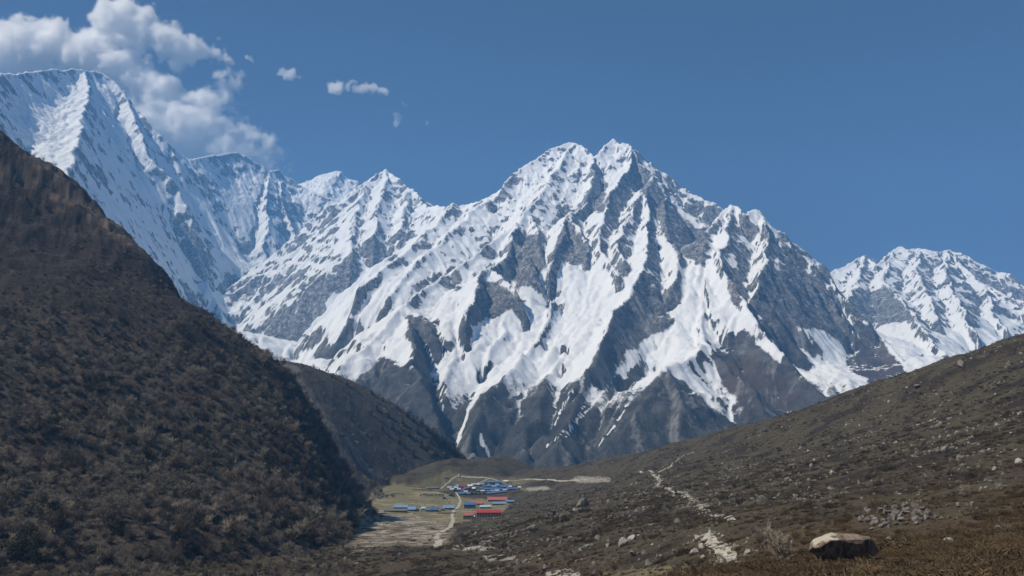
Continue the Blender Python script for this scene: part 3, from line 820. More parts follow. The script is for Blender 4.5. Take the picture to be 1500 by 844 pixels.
def bare_tree(seed, h=6.0, spread=.55, dens=1.0):
    """leafless birch or bush: stems, limbs and a haze of twigs"""
    r = random.Random(seed); tr = MB(); cr = MB()
    for s_ in range(r.choice((2, 3, 4))):
        p = Vector((r.uniform(-.25, .25), r.uniform(-.25, .25), -.5)); d = Vector((r.uniform(-.35, .35), r.uniform(-.35, .35), 1)).normalized()
        L = h * r.uniform(.30, .46); rad = .022 * h * r.uniform(.6, 1)
        nodes = [p.copy()]
        for k in range(3):
            q = p + d * L / 2; tr.tube(p, q, rad, rad * .7, 5); rad *= .7; p = q; nodes.append(p.copy())
            d = (d + Vector((r.uniform(-.3, .3), r.uniform(-.3, .3), .1))).normalized()
        for b_ in range(int(15 * dens)):
            a = r.choice(nodes[1:]) ; ph = r.uniform(0, 6.283)
            dd = Vector((math.cos(ph) * r.uniform(.4, 1.3) * spread * 2, math.sin(ph) * r.uniform(.4, 1.3) * spread * 2, r.uniform(.35, 1.2))).normalized()
            e = a + dd * h * r.uniform(.16, .42)
            cr.twig(a, e, .011 * h)
            for t_ in range(9):
                o_ = a.lerp(e, r.uniform(.3, 1)); ph = r.uniform(0, 6.283)
                td = (dd + Vector((math.cos(ph), math.sin(ph), r.uniform(.0, .9)))).normalized()
                f = o_ + td * h * r.uniform(.07, .18)
                cr.twig(o_, f, .0075 * h)
                for u_ in range(2):
                    cr.twig(o_.lerp(f, r.uniform(.3, .9)), f + Vector((r.uniform(-1, 1), r.uniform(-1, 1), r.uniform(-.3, 1))) * h * .06, .006 * h)
    return tr, cr
def dark_shrub(seed, h=3.2):
    """evergreen rhododendron: a low uneven mound of small leaves on stems"""
    r = random.Random(seed); tr = MB(); cr = MB()
    for s_ in range(6):
        ph = r.uniform(0, 6.283); rr = r.uniform(.25, .62) * h
        top = Vector((math.cos(ph) * rr, math.sin(ph) * rr, h * r.uniform(.45, .85)))
        tr.tube((r.uniform(-.1, .1) * h, r.uniform(-.1, .1) * h, -.4), top, .03 * h, .012 * h, 5)
        for c_ in range(5):
            cc = top + Vector((r.gauss(0, .2), r.gauss(0, .2), r.gauss(0, .12))) * h
            for l_ in range(26):
                n = Vector((r.gauss(0, 1), r.gauss(0, 1), r.gauss(.3, 1))).normalized()
                p = cc + n * h * r.uniform(.08, .17)
                cr.leaf(p, n + Vector((r.gauss(0, .7), r.gauss(0, .7), r.gauss(0, .7))), n, h * .085, h * .03)
    return tr, cr
def fir(seed, h=17.0):
    r = random.Random(seed); tr = MB(); cr = MB()
    tr.tube((0, 0, -1), (0, 0, h * .55), .017 * h, .010 * h, 7); tr.tube((0, 0, h * .55), (r.uniform(-.1, .1), 0, h), .010 * h, .002 * h, 6)
    lv = 26
    for i in range(lv):
        t = i / lv; z = h * (.10 + .88 * t)
        L = h * .24 * (1 - t) ** .8 * r.uniform(.7, 1.15) + .02 * h
        n = int(9 - 4 * t)
        for k in range(n):
            if r.random() < .12: continue
            ph = 6.283 * (k + r.uniform(-.3, .3)) / n + i * 1.1
            LL = L * r.uniform(.6, 1.1)
            d = Vector((math.cos(ph), math.sin(ph), -.28 + .4 * t))
            a = Vector((0, 0, z)); e = a + d * LL
            tr.twig(a, e, .004 * h)
            for q in range(7):
                p = a.lerp(e, (q + 1) / 7.2); side = d.cross(Vector((0, 0, 1))).normalized() * (1 if q % 2 else -1)
                cr.leaf(p, d * .7 + side * r.uniform(.4, 1) + Vector((0, 0, r.uniform(-.3, .1))), (0, 0, 1), LL * .42, LL * .11)
            cr.leaf(a.lerp(e, .45), d, (r.uniform(-.3, .3), 0, 1), LL * .62, LL * .12)
    return tr, cr
def heath_clump(seed, h=.8):
    r = random.Random(seed); cr = MB()
    for k in range(90):
        ph = r.uniform(0, 6.283); rr = math.sqrt(r.random()) * h
        p = Vector((math.cos(ph) * rr, math.sin(ph) * rr, -.15))
        e = p + Vector((math.cos(ph) * r.uniform(0, .5), math.sin(ph) * r.uniform(0, .5), 1 + r.uniform(-.4, .3) - .5 * rr / h)) * h * r.uniform(.6, 1)
        cr.twig(p, e, .035 * h)
        for j in range(3):
            a = p.lerp(e, r.uniform(.5, 1)); cr.twig(a, a + Vector((r.uniform(-1, 1), r.uniform(-1, 1), r.uniform(0, 1))) * h * .28, .03 * h)
    return cr
def stone(seed, flat=.7, sub=2, cuts=9):
    """angular boulder: a ball cut by planes and roughened"""
    r = random.Random(seed)
    bm = bmesh.new(); bmesh.ops.create_icosphere(bm, subdivisions=sub + 1, radius=1)
    pl = []
    for k in range(cuts):
        n = Vector((r.gauss(0, 1), r.gauss(0, 1), r.gauss(0, .8))).normalized(); pl.append((n, r.uniform(.32, .78)))
    ox = r.uniform(0, 99)
    for v in bm.verts:
        p = v.co.copy()
        for n, d in pl:
            t = p.dot(n) - d
            if t > 0: p -= n * t * .93
        f = 1 + .10 * float(fbm(np.float32(p.x * 1.7 + ox), np.float32(p.y * 1.7 + p.z * 1.3), 3))
        v.co = Vector((p.x * f, p.y * f * .85, p.z * f * flat))
    me = bpy.data.meshes.new("boulder"); bm.to_mesh(me); bm.free()
    return me
def stone_mat(name, a, b, c_):
    m = NT(name); P = m.obj()
    r = m.n('ShaderNodeObjectInfo').outputs['Random']
    base = m.mix(m.math('ADD', m.math('MULTIPLY', r, .6), m.math('MULTIPLY', m.noise(P, 1.3, 5, .65), .5)), a, b)
    lich = m.ramp(m.noise(P, 2.6, 5, .7), .5, .66)
    m.color(m.mix(m.math('MULTIPLY', lich, .55), base, c_)); m.rough(.88)
    m.normal(m.bump(m.noise(P, 3.5, 6, .75), .8, .25))
    return m.m
M_STONE = stone_mat("grey_stone", (.080, .074, .068), (.25, .235, .21), (.35, .33, .30))
M_PALE = stone_mat("pale_stone", (.19, .178, .16), (.42, .395, .35), (.55, .53, .48))

# ---- prototypes kept out of the scene for the scattered cover
stock = bpy.data.collections.new("cover_stock")
def scatter(name, protos, P, rz, scl, pick, label, cat, tilt=None):
    sub = bpy.data.collections.new(name + "_stock")
    for i, o in enumerate(protos):
        o.name = "%s_%02d" % (name, i); sub.objects.link(o)
    me = bpy.data.meshes.new(name); me.vertices.add(len(P)); me.vertices.foreach_set("co", P.astype(np.float32).reshape(-1))
    for k, a, ty in (("turn", rz, 'FLOAT'), ("size", scl, 'FLOAT'), ("pick", pick, 'INT')):
        at_ = me.attributes.new(k, ty, 'POINT'); at_.data.foreach_set("value", a.astype(np.float32 if ty == 'FLOAT' else np.int32))
    o = bpy.data.objects.new(name, me); col.objects.link(o)
    ng = bpy.data.node_groups.new(name, 'GeometryNodeTree')
    ng.interface.new_socket("Geometry", in_out='INPUT', socket_type='NodeSocketGeometry')
    ng.interface.new_socket("Geometry", in_out='OUTPUT', socket_type='NodeSocketGeometry')
    N = ng.nodes.new; L = ng.links.new
    gi, go = N('NodeGroupInput'), N('NodeGroupOutput')
    m2p = N('GeometryNodeMeshToPoints'); ci = N('GeometryNodeCollectionInfo'); ci.inputs[0].default_value = sub
    ci.inputs['Separate Children'].default_value = True; ci.inputs['Reset Children'].default_value = True
    ip = N('GeometryNodeInstanceOnPoints'); ip.inputs['Pick Instance'].default_value = True
    def att(nm, ty):
        a = N('GeometryNodeInputNamedAttribute'); a.data_type = ty; a.inputs['Name'].default_value = nm
        return a.outputs[0]
    cx = N('ShaderNodeCombineXYZ'); L(att("turn", 'FLOAT'), cx.inputs[2])
    e2r = N('FunctionNodeEulerToRotation'); L(cx.outputs[0], e2r.inputs[0])
    L(gi.outputs[0], m2p.inputs[0]); L(m2p.outputs[0], ip.inputs['Points']); L(ci.outputs[0], ip.inputs['Instance'])
    L(att("pick", 'INT'), ip.inputs['Instance Index']); L(e2r.outputs[0], ip.inputs['Rotation']); L(att("size", 'FLOAT'), ip.inputs['Scale'])
    L(ip.outputs[0], go.inputs[0])
    md = o.modifiers.new("cover", 'NODES'); md.node_group = ng
    tag(o, label, cat, kind="stuff")
    return o
def joined(tr, cr, mt, mc):
    """trunk and crown of a far tree in one stock mesh"""
    me = bpy.data.meshes.new("stock"); n = len(tr.v)
    me.from_pydata(tr.v + cr.v, [], tr.f + [tuple(i + n for i in f) for f in cr.f]); me.update()
    me.materials.append(mt); me.materials.append(mc)
    me.polygons.foreach_set("material_index", np.r_[np.zeros(len(tr.f), np.int32), np.ones(len(cr.f), np.int32)])
    return bpy.data.objects.new("stock", me)
def region_samples(n, which, dens, ref=1300.0, over=6):
    """random points over a hill, denser where dens(x,y,z,u,v) says so, only where the camera side can see them"""
    j = rng.randint(1, NR - 2, n * over); i = rng.randint(1, NA - 2, n * over)
    ok = NW[j, i] == which
    # cells grow with distance squared: thin the near ones
    ok &= rng.rand(len(j)) < np.clip((RD[j, i] / ref) ** 2, 0, 1)
    j, i = j[ok], i[ok]
    fj = j + rng.rand(len(j)); fi = i + rng.rand(len(j))
    a = R(-41) + fi / (NA - 1) * R(82); r = np.exp(math.log(9.0) + fj / (NR - 1) * (math.log(2400.0) - math.log(9.0)))
    x, y = r * np.sin(a), r * np.cos(a)
    z = ground_z(x, y)
    u, v = project(x, y, z)
    k = (u > -60) & (u < 1560) & (v < 900)
    x, y, z, u, v = x[k], y[k], z[k], u[k], v[k]
    k = rng.rand(len(x)) < dens(x, y, z, u, v)
    return np.stack([x, y, z], 1)[k][:n]

# ------------------------------------------------------------------ trees and bushes of the wooded slopes
tree_parts = [bare_tree(11, 6.0), bare_tree(12, 6.0, .7), bare_tree(13, 6.0, .5, 1.2), bare_tree(14, 6.0, .8), bare_tree(15, 6.0, .6)]
tree_mats = [M_TWIG, M_TWIG, M_TWIG2, M_TWIG, M_TWIG2]
shrub_parts = [dark_shrub(31), dark_shrub(32)]
fir_parts = [fir(41), fir(42), fir(43)]
def wood_dens(x, y, z, u, v):
    q = fbm(x / 55, y / 55, 3)
    up = sstep(330, 480, v + 60 * q)
    d = .10 + .90 * up
    d = d * sstep(-.42, -.05, q + .25 * up)
    return d
PW = region_samples(13500, 2, wood_dens, 1100.0, 22)
PS = region_samples(4200, 3, lambda x, y, z, u, v: np.where(in_poly(u, v, [(380,525),(430,530),(445,556),(470,588),(495,620),(525,655),(552,690),(566,702),(545,706),(522,684),(482,650),(430,602),(398,560)]), .06, .95), 1500.0, 26)
PF2 = region_samples(600, 0, lambda x, y, z, u, v: (u > 700) * (.1 + .9 * sstep(.1, .3, fbm(x / 50, y / 50, 3))) * .8, 480.0, 40)
PF = region_samples(900, 0, lambda x, y, z, u, v: sstep(540, 440, u + 30 * fbm(x / 20, y / 20, 2)) * sstep(800, 812, v) * .8, 420.0, 60)
print('samples', len(PW), len(PS), len(PF))
PF = np.concatenate([PF, PF2])
ALL = np.concatenate([PW, PS, PF])
UA, VA = project(ALL[:, 0], ALL[:, 1], ALL[:, 2])
DA = np.hypot(ALL[:, 0], ALL[:, 1])
qa = fbm(ALL[:, 0] / 40, ALL[:, 1] / 40, 3)
hgt = (3.0 + 3.4 * sstep(380, 640, VA)) * np.exp(.38 * rng.randn(len(ALL))) * np.where(np.arange(len(ALL)) >= len(PW) + len(PS), .55, 1) * np.where(np.arange(len(ALL)) >= len(ALL) - len(PF2), .55, 1)
hgt[len(PW):len(PW) + len(PS)] *= .95
ever = (rng.rand(len(ALL)) < .06 + .42 * sstep(.12, .4, qa)) & (np.arange(len(ALL)) < len(PW) + len(PS))
qk = fbm(ALL[:, 0] / 70 + 30, ALL[:, 1] / 70, 3) + .12 * rng.randn(len(ALL))
kind_ = np.where(qk > .08, np.array([2, 4])[rng.randint(0, 2, len(ALL))], np.array([0, 1, 3])[rng.randint(0, 3, len(ALL))])
turn = rng.rand(len(ALL)) * 6.283
shown = (UA > -5) & (UA < 1505) & (VA < 850)
def individuals(ids, build, name, labels, groups, cat, size):
    """separate trees, each with its own trunk and crown"""
    made = {}
    for i in ids:
        k, lab, grp = build(i)
        P_ = ALL[i]
        if k not in made:
            t = empty(name, P_, turn[i], size[i])
            tr, cr, mt, mc = proto(name, k)
            tr.build("trunk", mt, t); cr.build("crown", mc, t)
            made[k] = t
        else:
            t = copy_tree(made[k]); t.location = P_; t.rotation_euler = (0, 0, turn[i]); t.scale = (size[i],) * 3
        tag(t, lab, cat, grp)
def proto(name, k):
    if name == "bare_tree": return (*tree_parts[k], M_BARK, tree_mats[k])
    if name == "evergreen_shrub": return (*shrub_parts[k], M_BARK, M_LEAF)
    return (*fir_parts[k], M_BARK, M_NEEDLE)
order = np.argsort(-(hgt / DA) * shown)
bare_ids = [i for i in order if not ever[i]][:285]
ever_ids = [i for i in order if ever[i]][:260]
def bare_info(i):
    k = int(kind_[i])
    if UA[i] > 690: return k, "low leafless bush on the brown right hillside", "leafless bushes on the right hillside"
    if VA[i] > 800: return k, "low leafless bush on the flat ground at the foot of the left slope", "leafless bushes on the flat at the slope foot"
    if k in (2, 4): return k, "leafless reddish brown tree low on the dark left slope", "reddish leafless trees low on the left slope"
    return k, "leafless grey tree with pale twigs low on the dark left slope", "grey leafless trees low on the left slope"
individuals(bare_ids, bare_info, "bare_tree", None, None, "tree", hgt / 6.0)
individuals(ever_ids, lambda i: (int(kind_[i]) % 2, "dark evergreen bush among leafless trees on the left slope", "dark evergreen bushes on the left slope"), "evergreen_shrub", None, None, "bush", hgt / 4.2)
used = np.zeros(len(ALL), bool); used[bare_ids] = True; used[ever_ids] = True
rest = ~used
stockers = [joined(*tree_parts[k], M_BARK, tree_mats[k]) for k in range(5)] + [joined(*shrub_parts[k], M_BARK, M_LEAF) for k in range(2)]
pick = np.where(ever, 5 + kind_ % 2, kind_)
size_ = np.where(ever, hgt / 4.2, hgt / 6.0)
scatter("woods", stockers, ALL[rest], turn[rest], size_[rest], pick[rest], "distant mass of leafless and evergreen bushes covering the left slopes", "woods")
# firs along the edge of the far spur and a few on the near slope
FIRS = [(545,578,11),(561,588,10),(582,600,12),(597,611,14),(606,618,12),(618,622,16),(626,632,14),(634,640,17),(640,646,22),(648,652,20),(654,656,24),(660,660,22),(666,665,20),(671,669,16),(676,672,13),
        (645,655,16),(632,648,15),(612,634,15),(590,622,13),(570,612,13),(552,600,11),(628,660,17),(600,640,15),(575,628,13),(640,668,16),(618,655,16),(655,672,17),(585,650,13),(560,630,12),(605,668,14),
        (508,565,9),(486,553,8),(520,572,9),
        (243,632,16),(252,640,15),(259,648,24),(232,628,14),(326,602,12),(314,598,9),(120,694,20),(135,692,22),(262,785,18),(465,832,12),(373,712,14),(298,628,10),(352,672,12)]
made_f = {}
for n_, (px, py, hp) in enumerate(FIRS):
    h_ = hit(px, py)
    if h_ is None:
        continue
    k = n_ % 3
    s_ = hp / FPX * h_[1] / 17.0
    if k not in made_f:
        t = empty("fir_tree", h_, n_ * 1.3, s_); tr, cr = fir_parts[k]
        tr.build("trunk", M_BARK, t); cr.build("crown", M_NEEDLE, t); made_f[k] = t
    else:
        t = copy_tree(made_f[k]); t.location = h_; t.rotation_euler = (0, 0, n_ * 1.3); t.scale = (s_,) * 3
    if n_ < 33: tag(t, "dark fir on the wooded spur behind the village meadow", "tree", "firs on the far wooded spur")
    else: tag(t, "lone dark fir among leafless trees on the near left slope", "tree", "lone firs on the near left slope")
print('woods', time.time() - T0)

# ------------------------------------------------------------------ heath, tufts and stones of the right hillside
hc = [heath_clump(51), heath_clump(52), heath_clump(53)]
def ho(c, m):
    me = bpy.data.meshes.new("stock"); me.from_pydata(c.v, [], c.f); me.update(); me.materials.append(m); return bpy.data.objects.new("stock", me)
def heath_dens(x, y, z, u, v):
    q = fbm(x / 25, y / 25, 4, .6)
    path_ = in_poly(u, v, [(498,806),(507,772),(545,744),(560,712),(600,709),(740,725),(752,760),(690,768),(655,800),(560,800)])
    return np.where(path_, 0.03, .12 + .88 * sstep(-.12, .22, q))
PH = region_samples(40000, 0, heath_dens, 420.0, 60)
PB = region_samples(900, 1, lambda x, y, z, u, v: .25 + 0 * x, 1500.0, 40)
PH = np.concatenate([PH, PB])
dh = np.hypot(PH[:, 0], PH[:, 1])
scatter("heath", [ho(c, M_HEATH) for c in hc], PH, rng.rand(len(PH)) * 6.28, (.38 + .42 * sstep(60, 500, dh)) * np.exp(.5 * rng.randn(len(PH))), rng.randint(0, 3, len(PH)), "low brown heath bushes covering the right hillside and valley edges", "heath")
PT = region_samples(6000, 0, lambda x, y, z, u, v: sstep(170, 80, np.hypot(x, y)) * (.2 + .8 * sstep(-.25, .15, fbm(x / 6, y / 6, 3))) * (u > 640) * ~in_poly(u, v, [(1245,742),(1310,732),(1385,740),(1440,738),(1440,768),(1375,782),(1300,782),(1250,776)]), 90.0, 60)
scatter("tussock_grass", [ho(c, M_TUFT) for c in hc], PT, rng.rand(len(PT)) * 6.28, .55 * np.exp(.3 * rng.randn(len(PT))), rng.randint(0, 3, len(PT)), "russet tussocks of dry grass in the lower right foreground", "grass")
print('heath', len(PH), len(PT), time.time() - T0)

stone_me = [stone(60 + i, f, 2, 13) for i, f in enumerate((.7, .55, .8, .95, .6, .75))]
def put_stone(px, py, wpx, k, mat, label, grp=None, sink=.25, rz=None, tall=1.0, name="boulder"):
    h_ = hit(px, py)
    if h_ is None: return None
    me = stone_me[k].copy() if False else stone_me[k]
    key = (k, mat.name)
    if key not in stone_cache:
        m_ = stone_me[k].copy(); m_.materials.append(mat); stone_cache[key] = m_
    o = bpy.data.objects.new(name, stone_cache[key]); col.objects.link(o)
    s_ = wpx / FPX * h_[1] / 1.75
    o.scale = (s_, s_, s_ * tall); o.rotation_euler = (rng.uniform(-.25, .25), rng.uniform(-.25, .25), rng.uniform(0, 6.28) if rz is None else rz)
    o.location = (h_[0], h_[1] + s_ * .3, h_[2] + s_ * tall * (.45 - sink))
    tag(o, label, "boulder", grp)
    return o
stone_cache = {}
put_stone(851, 743, 22, 3, M_STONE, "dark cone shaped boulder alone on the slope right of the lodges", tall=1.1)
put_stone(916, 798, 20, 2, M_PALE, "pale two lobed boulder on the lower hillside, larger and lower half")
put_stone(925, 792, 20, 0, M_PALE, "pale two lobed boulder on the lower hillside, upper right half")
put_stone(927, 815, 18, 4, M_STONE, "grey boulder just below the pale two lobed boulder")
put_stone(1016, 812, 16, 3, M_PALE, "upright pale block left of the white trail patch")
put_stone(877, 790, 12, 5, M_STONE, "small dark boulder above left of the pale two lobed boulder")
put_stone(1383, 661, 12, 3, M_PALE, "tall pale standing boulder high on the right hillside", tall=1.3)
put_stone(1411, 535, 13, 3, M_STONE, "light boulder standing proud near the right ridge crest", tall=1.2)
put_stone(1345, 568, 18, 4, M_STONE, "long flat boulder near the right ridge crest", tall=.8)
put_stone(1480, 535, 14, 5, M_STONE, "rounded boulder at the right edge under the crest")
put_stone(1388, 798, 22, 0, M_PALE, "pale double boulder in the russet grass at lower right")
put_stone(1279, 776, 9, 1, M_PALE, "small white stone on top of the slope behind the large overhanging boulder")
put_stone(1163, 800, 16, 5, M_STONE, "dark stone with pale corner left of the large overhanging boulder")
put_stone(1148, 808, 13, 2, M_PALE, "small pale stone left of the large overhanging boulder")
put_stone(1496, 678, 14, 2, M_PALE, "pale boulder cut by the right edge of the picture")
put_stone(1457, 690, 9, 3, M_PALE, "narrow upright pale stone near the right edge", tall=1.4)
# the pile of broken blocks
for n_ in range(95):
    a = rng.rand() * 6.28; rr = math.sqrt(rng.rand())
    put_stone(1313 + 52 * rr * math.cos(a), 757 + 17 * rr * math.sin(a) - 4 * math.cos(a), rng.uniform(4.5, 13), n_ % 6, M_STONE, "grey block in the heap of broken rocks behind the large overhanging boulder", "blocks of the broken rock heap", .0)
for n_ in range(22):
    a = rng.rand() * 6.28; rr = math.sqrt(rng.rand())
    put_stone(1400 + 34 * rr * math.cos(a), 750 + 12 * rr * math.sin(a) - 5 * math.cos(a), rng.uniform(5, 9), n_ % 6, M_STONE, "grey block in the rock patch towards the right edge above the russet grass", "blocks of the right rock patch", .05)
BANDS = [((1150,690),(1480,620),26,34), ((1130,760),(1250,720),26,16), ((1100,640),(1300,580),16,20), ((1200,800),(1500,815),30,30), ((850,770),(1060,720),30,22), ((800,800),(1000,825),18,18), ((1310,680),(1500,700),22,20)]
for (x0, y0), (x1, y1), sp_, cnt in BANDS:
    pal = (y0 > 780)
    for n_ in range(cnt):
        t = rng.rand()
        px, py = x0 + (x1 - x0) * t + rng.randn() * 18, y0 + (y1 - y0) * t + rng.randn() * sp_ * .6
        if py > 842 or px > 1505: continue
        if px > 1180 and px < 1300 and py > 770: continue
        w_ = min(11, 3.2 * math.exp(.45 * rng.randn()) * (1.0 + .7 * (py > 740)))
        if y0 >= 800 and x0 >= 1200: put_stone(px, py, w_ * 1.1, rng.randint(6), M_PALE, "pale stone lying in the russet grass at lower right", "pale stones in the russet grass")
        else: put_stone(px, py, w_, rng.randint(6), M_STONE if rng.rand() < .85 else M_PALE, "weathered stone lying on the brown right hillside", "stones on the brown hillside")
PR = region_samples(13000, 0, lambda x, y, z, u, v: np.where(u > 690, .05 + .95 * sstep(.02, .3, fbm(x / 40, y / 40, 4, .6) + .3 * fbm(x / 9, y / 9, 2)), .04) * (v < 850), 480.0, 40)
TR = []
for pts_, n_, w_ in (([(938,690),(958,697),(968,704),(963,712),(985,720),(1003,722),(1018,735),(1033,748),(1052,756),(1072,766)], 420, 2.2), ([(1032,783),(1044,796),(1056,800),(1062,812),(1070,820),(1080,826)], 300, 2.0),
                     ([(965,692),(983,684),(990,676),(1000,668),(1020,661)], 120, 2.0), ([(700,790),(760,778),(850,745),(890,733),(915,722)], 90, 1.5)):
    H_ = np.array([hit(*p) for p in pts_])[:, :2]
    t_ = rng.rand(n_) * (len(H_) - 1); i_ = t_.astype(int); f_ = (t_ - i_)[:, None]
    C_ = H_[i_] * (1 - f_) + H_[i_ + 1] * f_ + rng.randn(n_, 2) * w_ * .9
    TR.append(np.c_[C_, ground_z(C_[:, 0], C_[:, 1])])
TR = np.concatenate(TR)
nt = len(TR); PR = np.concatenate([PR, TR])
dr = np.hypot(PR[:, 0], PR[:, 1])
so = []
for i in range(6):
    for m_ in (M_STONE, M_PALE):
        me = stone_me[i].copy(); me.materials.append(m_); so.append(bpy.data.objects.new("stock", me))
scatter("rubble", so, PR, rng.rand(len(PR)) * 6.28, np.minimum((.17 + .42 * sstep(60, 500, dr)) * np.exp(.6 * rng.randn(len(PR))), 1.9), np.where((rng.rand(len(PR)) < .82) & (np.arange(len(PR)) < len(PR) - nt), 0, 1) + 2 * rng.randint(0, 6, len(PR)), "small grey stones strewn over the right hillside", "rubble")

# the large overhanging boulder
def big_boulder():
    h_ = hit(1248, 826)
    S = h_[1] / FPX                      # metres per photo pixel at its distance
    bm = bmesh.new(); bmesh.ops.create_icosphere(bm, subdivisions=5, radius=1)
    prof = [(-1.0, .48), (-.86, .30), (-.62, -.22), (-.38, -.66), (0.0, -.78), (.45, -.92), (.72, -.78), (.90, -.25), (1.0, .1), (.92, .42), (.55, .66), (.1, .84), (-.3, .95), (-.62, .92), (-.88, .72)]
    ang = np.array([math.atan2(z, x) for x, z in prof]); rad_ = np.array([math.hypot(x, z) for x, z in prof])
    o_ = np.argsort(ang); ang = np.r_[ang[o_] - 2 * np.pi, ang[o_], ang[o_] + 2 * np.pi]; rad_ = np.tile(rad_[o_], 3)
    rr_ = random.Random(9)
    cuts_ = []
    for k in range(16):
        d_ = Vector((rr_.gauss(0, 1), rr_.gauss(-.4, .8), rr_.gauss(0, .7))).normalized()
        cuts_.append((d_, rr_.uniform(.70, .92)))
    for v in bm.verts:
        x, y, z = v.co
        q = math.hypot(x, z); a = math.atan2(z, x)
        r_ = float(np.interp(a, ang, rad_))
        # flat-faced in depth: the near face leans out over its foot
        qq = min(1.0, q * 1.28) if q > 0 else 0
        xx, zz = r_ * qq * math.cos(a), r_ * qq * math.sin(a)
        yy = y * .8
        if y < 0: yy = max(yy, -.62) - .40 * (zz - .2)
        for pn, pd in cuts_:
            t_ = xx * pn[0] + yy * pn[1] + zz * pn[2] - pd
            if t_ > 0: xx -= pn[0] * t_ * .9; yy -= pn[1] * t_ * .9; zz -= pn[2] * t_ * .9
        n = .05 * float(fbm(np.float32(xx * 2.2), np.float32(zz * 2.2 + yy), 4, .6)) + .03 * float(ridged(np.float32(xx * 6), np.float32(zz * 5 + yy * 4), 3))
        n2_ = .10 * float(ridged(np.float32(xx * 1.7 + 3), np.float32(zz * 1.3 + yy * 2), 3))
        v.co = Vector((xx * 56 * S * (1 + n), yy * 34 * S * (1 + n) + (n + n2_) * 14 * S, zz * 25 * S * (1 + n) - n2_ * 6 * S - max(0, yy) * 9 * S))
    me = bpy.data.meshes.new("boulder"); bm.to_mesh(me); bm.free()
    m = NT("overhang_stone"); P = m.obj()
    str_ = m.noise(m.scale(P, (2.2, 2.2, .35)), 1.6, 5, .65)
    body = m.mix(m.ramp(str_, .35, .68), (.10, .076, .062), (.32, .24, .19))
    crust = m.mix(m.noise(P, 2.5, 5, .7), (.30, .27, .22), (.62, .57, .48))
    sep = m.n('ShaderNodeSeparateXYZ'); m.link(P, sep.inputs[0])
    edge = m.math('ADD', m.math('SUBTRACT', sep.outputs[2], m.math('ADD', .86, m.math('MULTIPLY', sep.outputs[0], .46))), m.math('MULTIPLY', m.math('SUBTRACT', m.noise(P, 1.9, 5, .7), .5), 1.5))
    m.color(m.mix(m.ramp(edge, .02, .16), body, crust)); m.rough(.85)
    m.normal(m.bump(m.noise(P, 3.0, 6, .75), .9, .12))
    me.materials.append(m.m)
    o = bpy.data.objects.new("boulder", me); col.objects.link(o)
    o.location = (h_[0], h_[1] + 30 * S, h_[2] + 19 * S)
    tag(o, "large overhanging boulder with cream top and dark streaked face in the russet grass", "boulder")
big_boulder()
print('stones', time.time() - T0)

# ================================================================== the village
def paint(name, c, c2=None, rough=.6, sc_=.6):
    m = NT(name); c2 = c2 or tuple(x * .72 for x in c)
    m.color(m.mix(m.ramp(m.noise(m.obj(), sc_, 5, .7), .32, .7), c, c2)); m.rough(rough)
    return m.m
R_RED = paint("red_metal_roof", (.46, .070, .075), (.36, .060, .062), .5)
R_PINK = paint("faded_red_metal_roof", (.50, .17, .16), (.42, .12, .12), .5)
R_CRIM = paint("crimson_metal_roof", (.34, .045, .11), (.25, .04, .09), .5)
R_BLUE = paint("blue_metal_roof", (.095, .185, .36), (.07, .135, .27), .5)
R_SKY = paint("pale_blue_metal_roof", (.21, .36, .58), (.15, .28, .48), .5)
R_STEEL = paint("blue_grey_metal_roof", (.13, .20, .30), (.10, .15, .23), .5)
R_ICE = paint("whitish_blue_metal_roof", (.47, .55, .66), (.36, .45, .58), .5)
R_WHITE = paint("white_sheet_roof", (.78, .78, .78), (.62, .63, .64), .5)
R_GREY = paint("grey_slate_roof", (.20, .21, .22), (.13, .13, .14), .8)
W_STONE = paint("stone_wall", (.25, .23, .20), (.14, .125, .11), .9)
W_DARK = paint("dark_timber_wall", (.055, .052, .055), (.10, .090, .085), .8)
W_NAVY = paint("blue_painted_wall", (.070, .105, .175), (.05, .07, .11), .7)
W_OCHRE = paint("ochre_timber_wall", (.26, .175, .085), (.17, .11, .06), .8)
W_WHITE = paint("whitewashed_wall", (.66, .65, .62), (.50, .48, .45), .8)
W_ROSE = paint("dull_red_painted_wall", (.25, .10, .09), (.17, .075, .07), .8)
M_FRAME = paint("white_frame_paint", (.62, .62, .60))
M_DOOR = paint("door_paint", (.09, .07, .06))
gm = NT("window_glass"); gm.color((.03, .04, .05)); gm.rough(.12); M_GLASS = gm.m
def roof_mb(w, d, h, over=.45, th=.14, hip=False, lean=False):
    b = MB(); W, D = w / 2 + over, d / 2 + over
    if lean:
        b.poly([(-W, -D, -.15), (W, -D, -.15), (W, D, h), (-W, D, h), (-W, -D, -.15 - th), (W, -D, -.15 - th), (W, D, h - th), (-W, D, h - th)],
               [(0, 1, 2, 3), (7, 6, 5, 4), (0, 4, 5, 1), (1, 5, 6, 2), (2, 6, 7, 3), (3, 7, 4, 0)])
        return b
    e = -over * h / (d / 2); I = W - (d * .45 if hip else 0)
    for s_ in (-1, 1):
        P_ = [(-W, s_ * D, e), (W, s_ * D, e), (I, 0, h), (-I, 0, h)]
        Q = [(x, y, z - th) for x, y, z in P_]
        f = [(0, 1, 2, 3), (7, 6, 5, 4), (0, 4, 5, 1), (1, 5, 6, 2), (3, 7, 4, 0), (2, 6, 7, 3)]
        if s_ > 0: f = [tuple(reversed(t)) for t in f]
        b.poly(P_ + Q, f)
    if hip:
        for s_ in (-1, 1):
            P_ = [(s_ * W, -D, e), (s_ * W, D, e), (s_ * I, 0, h)]
            f = [(0, 1, 2)] if s_ > 0 else [(2, 1, 0)]
            b.poly(P_, f)
    return b
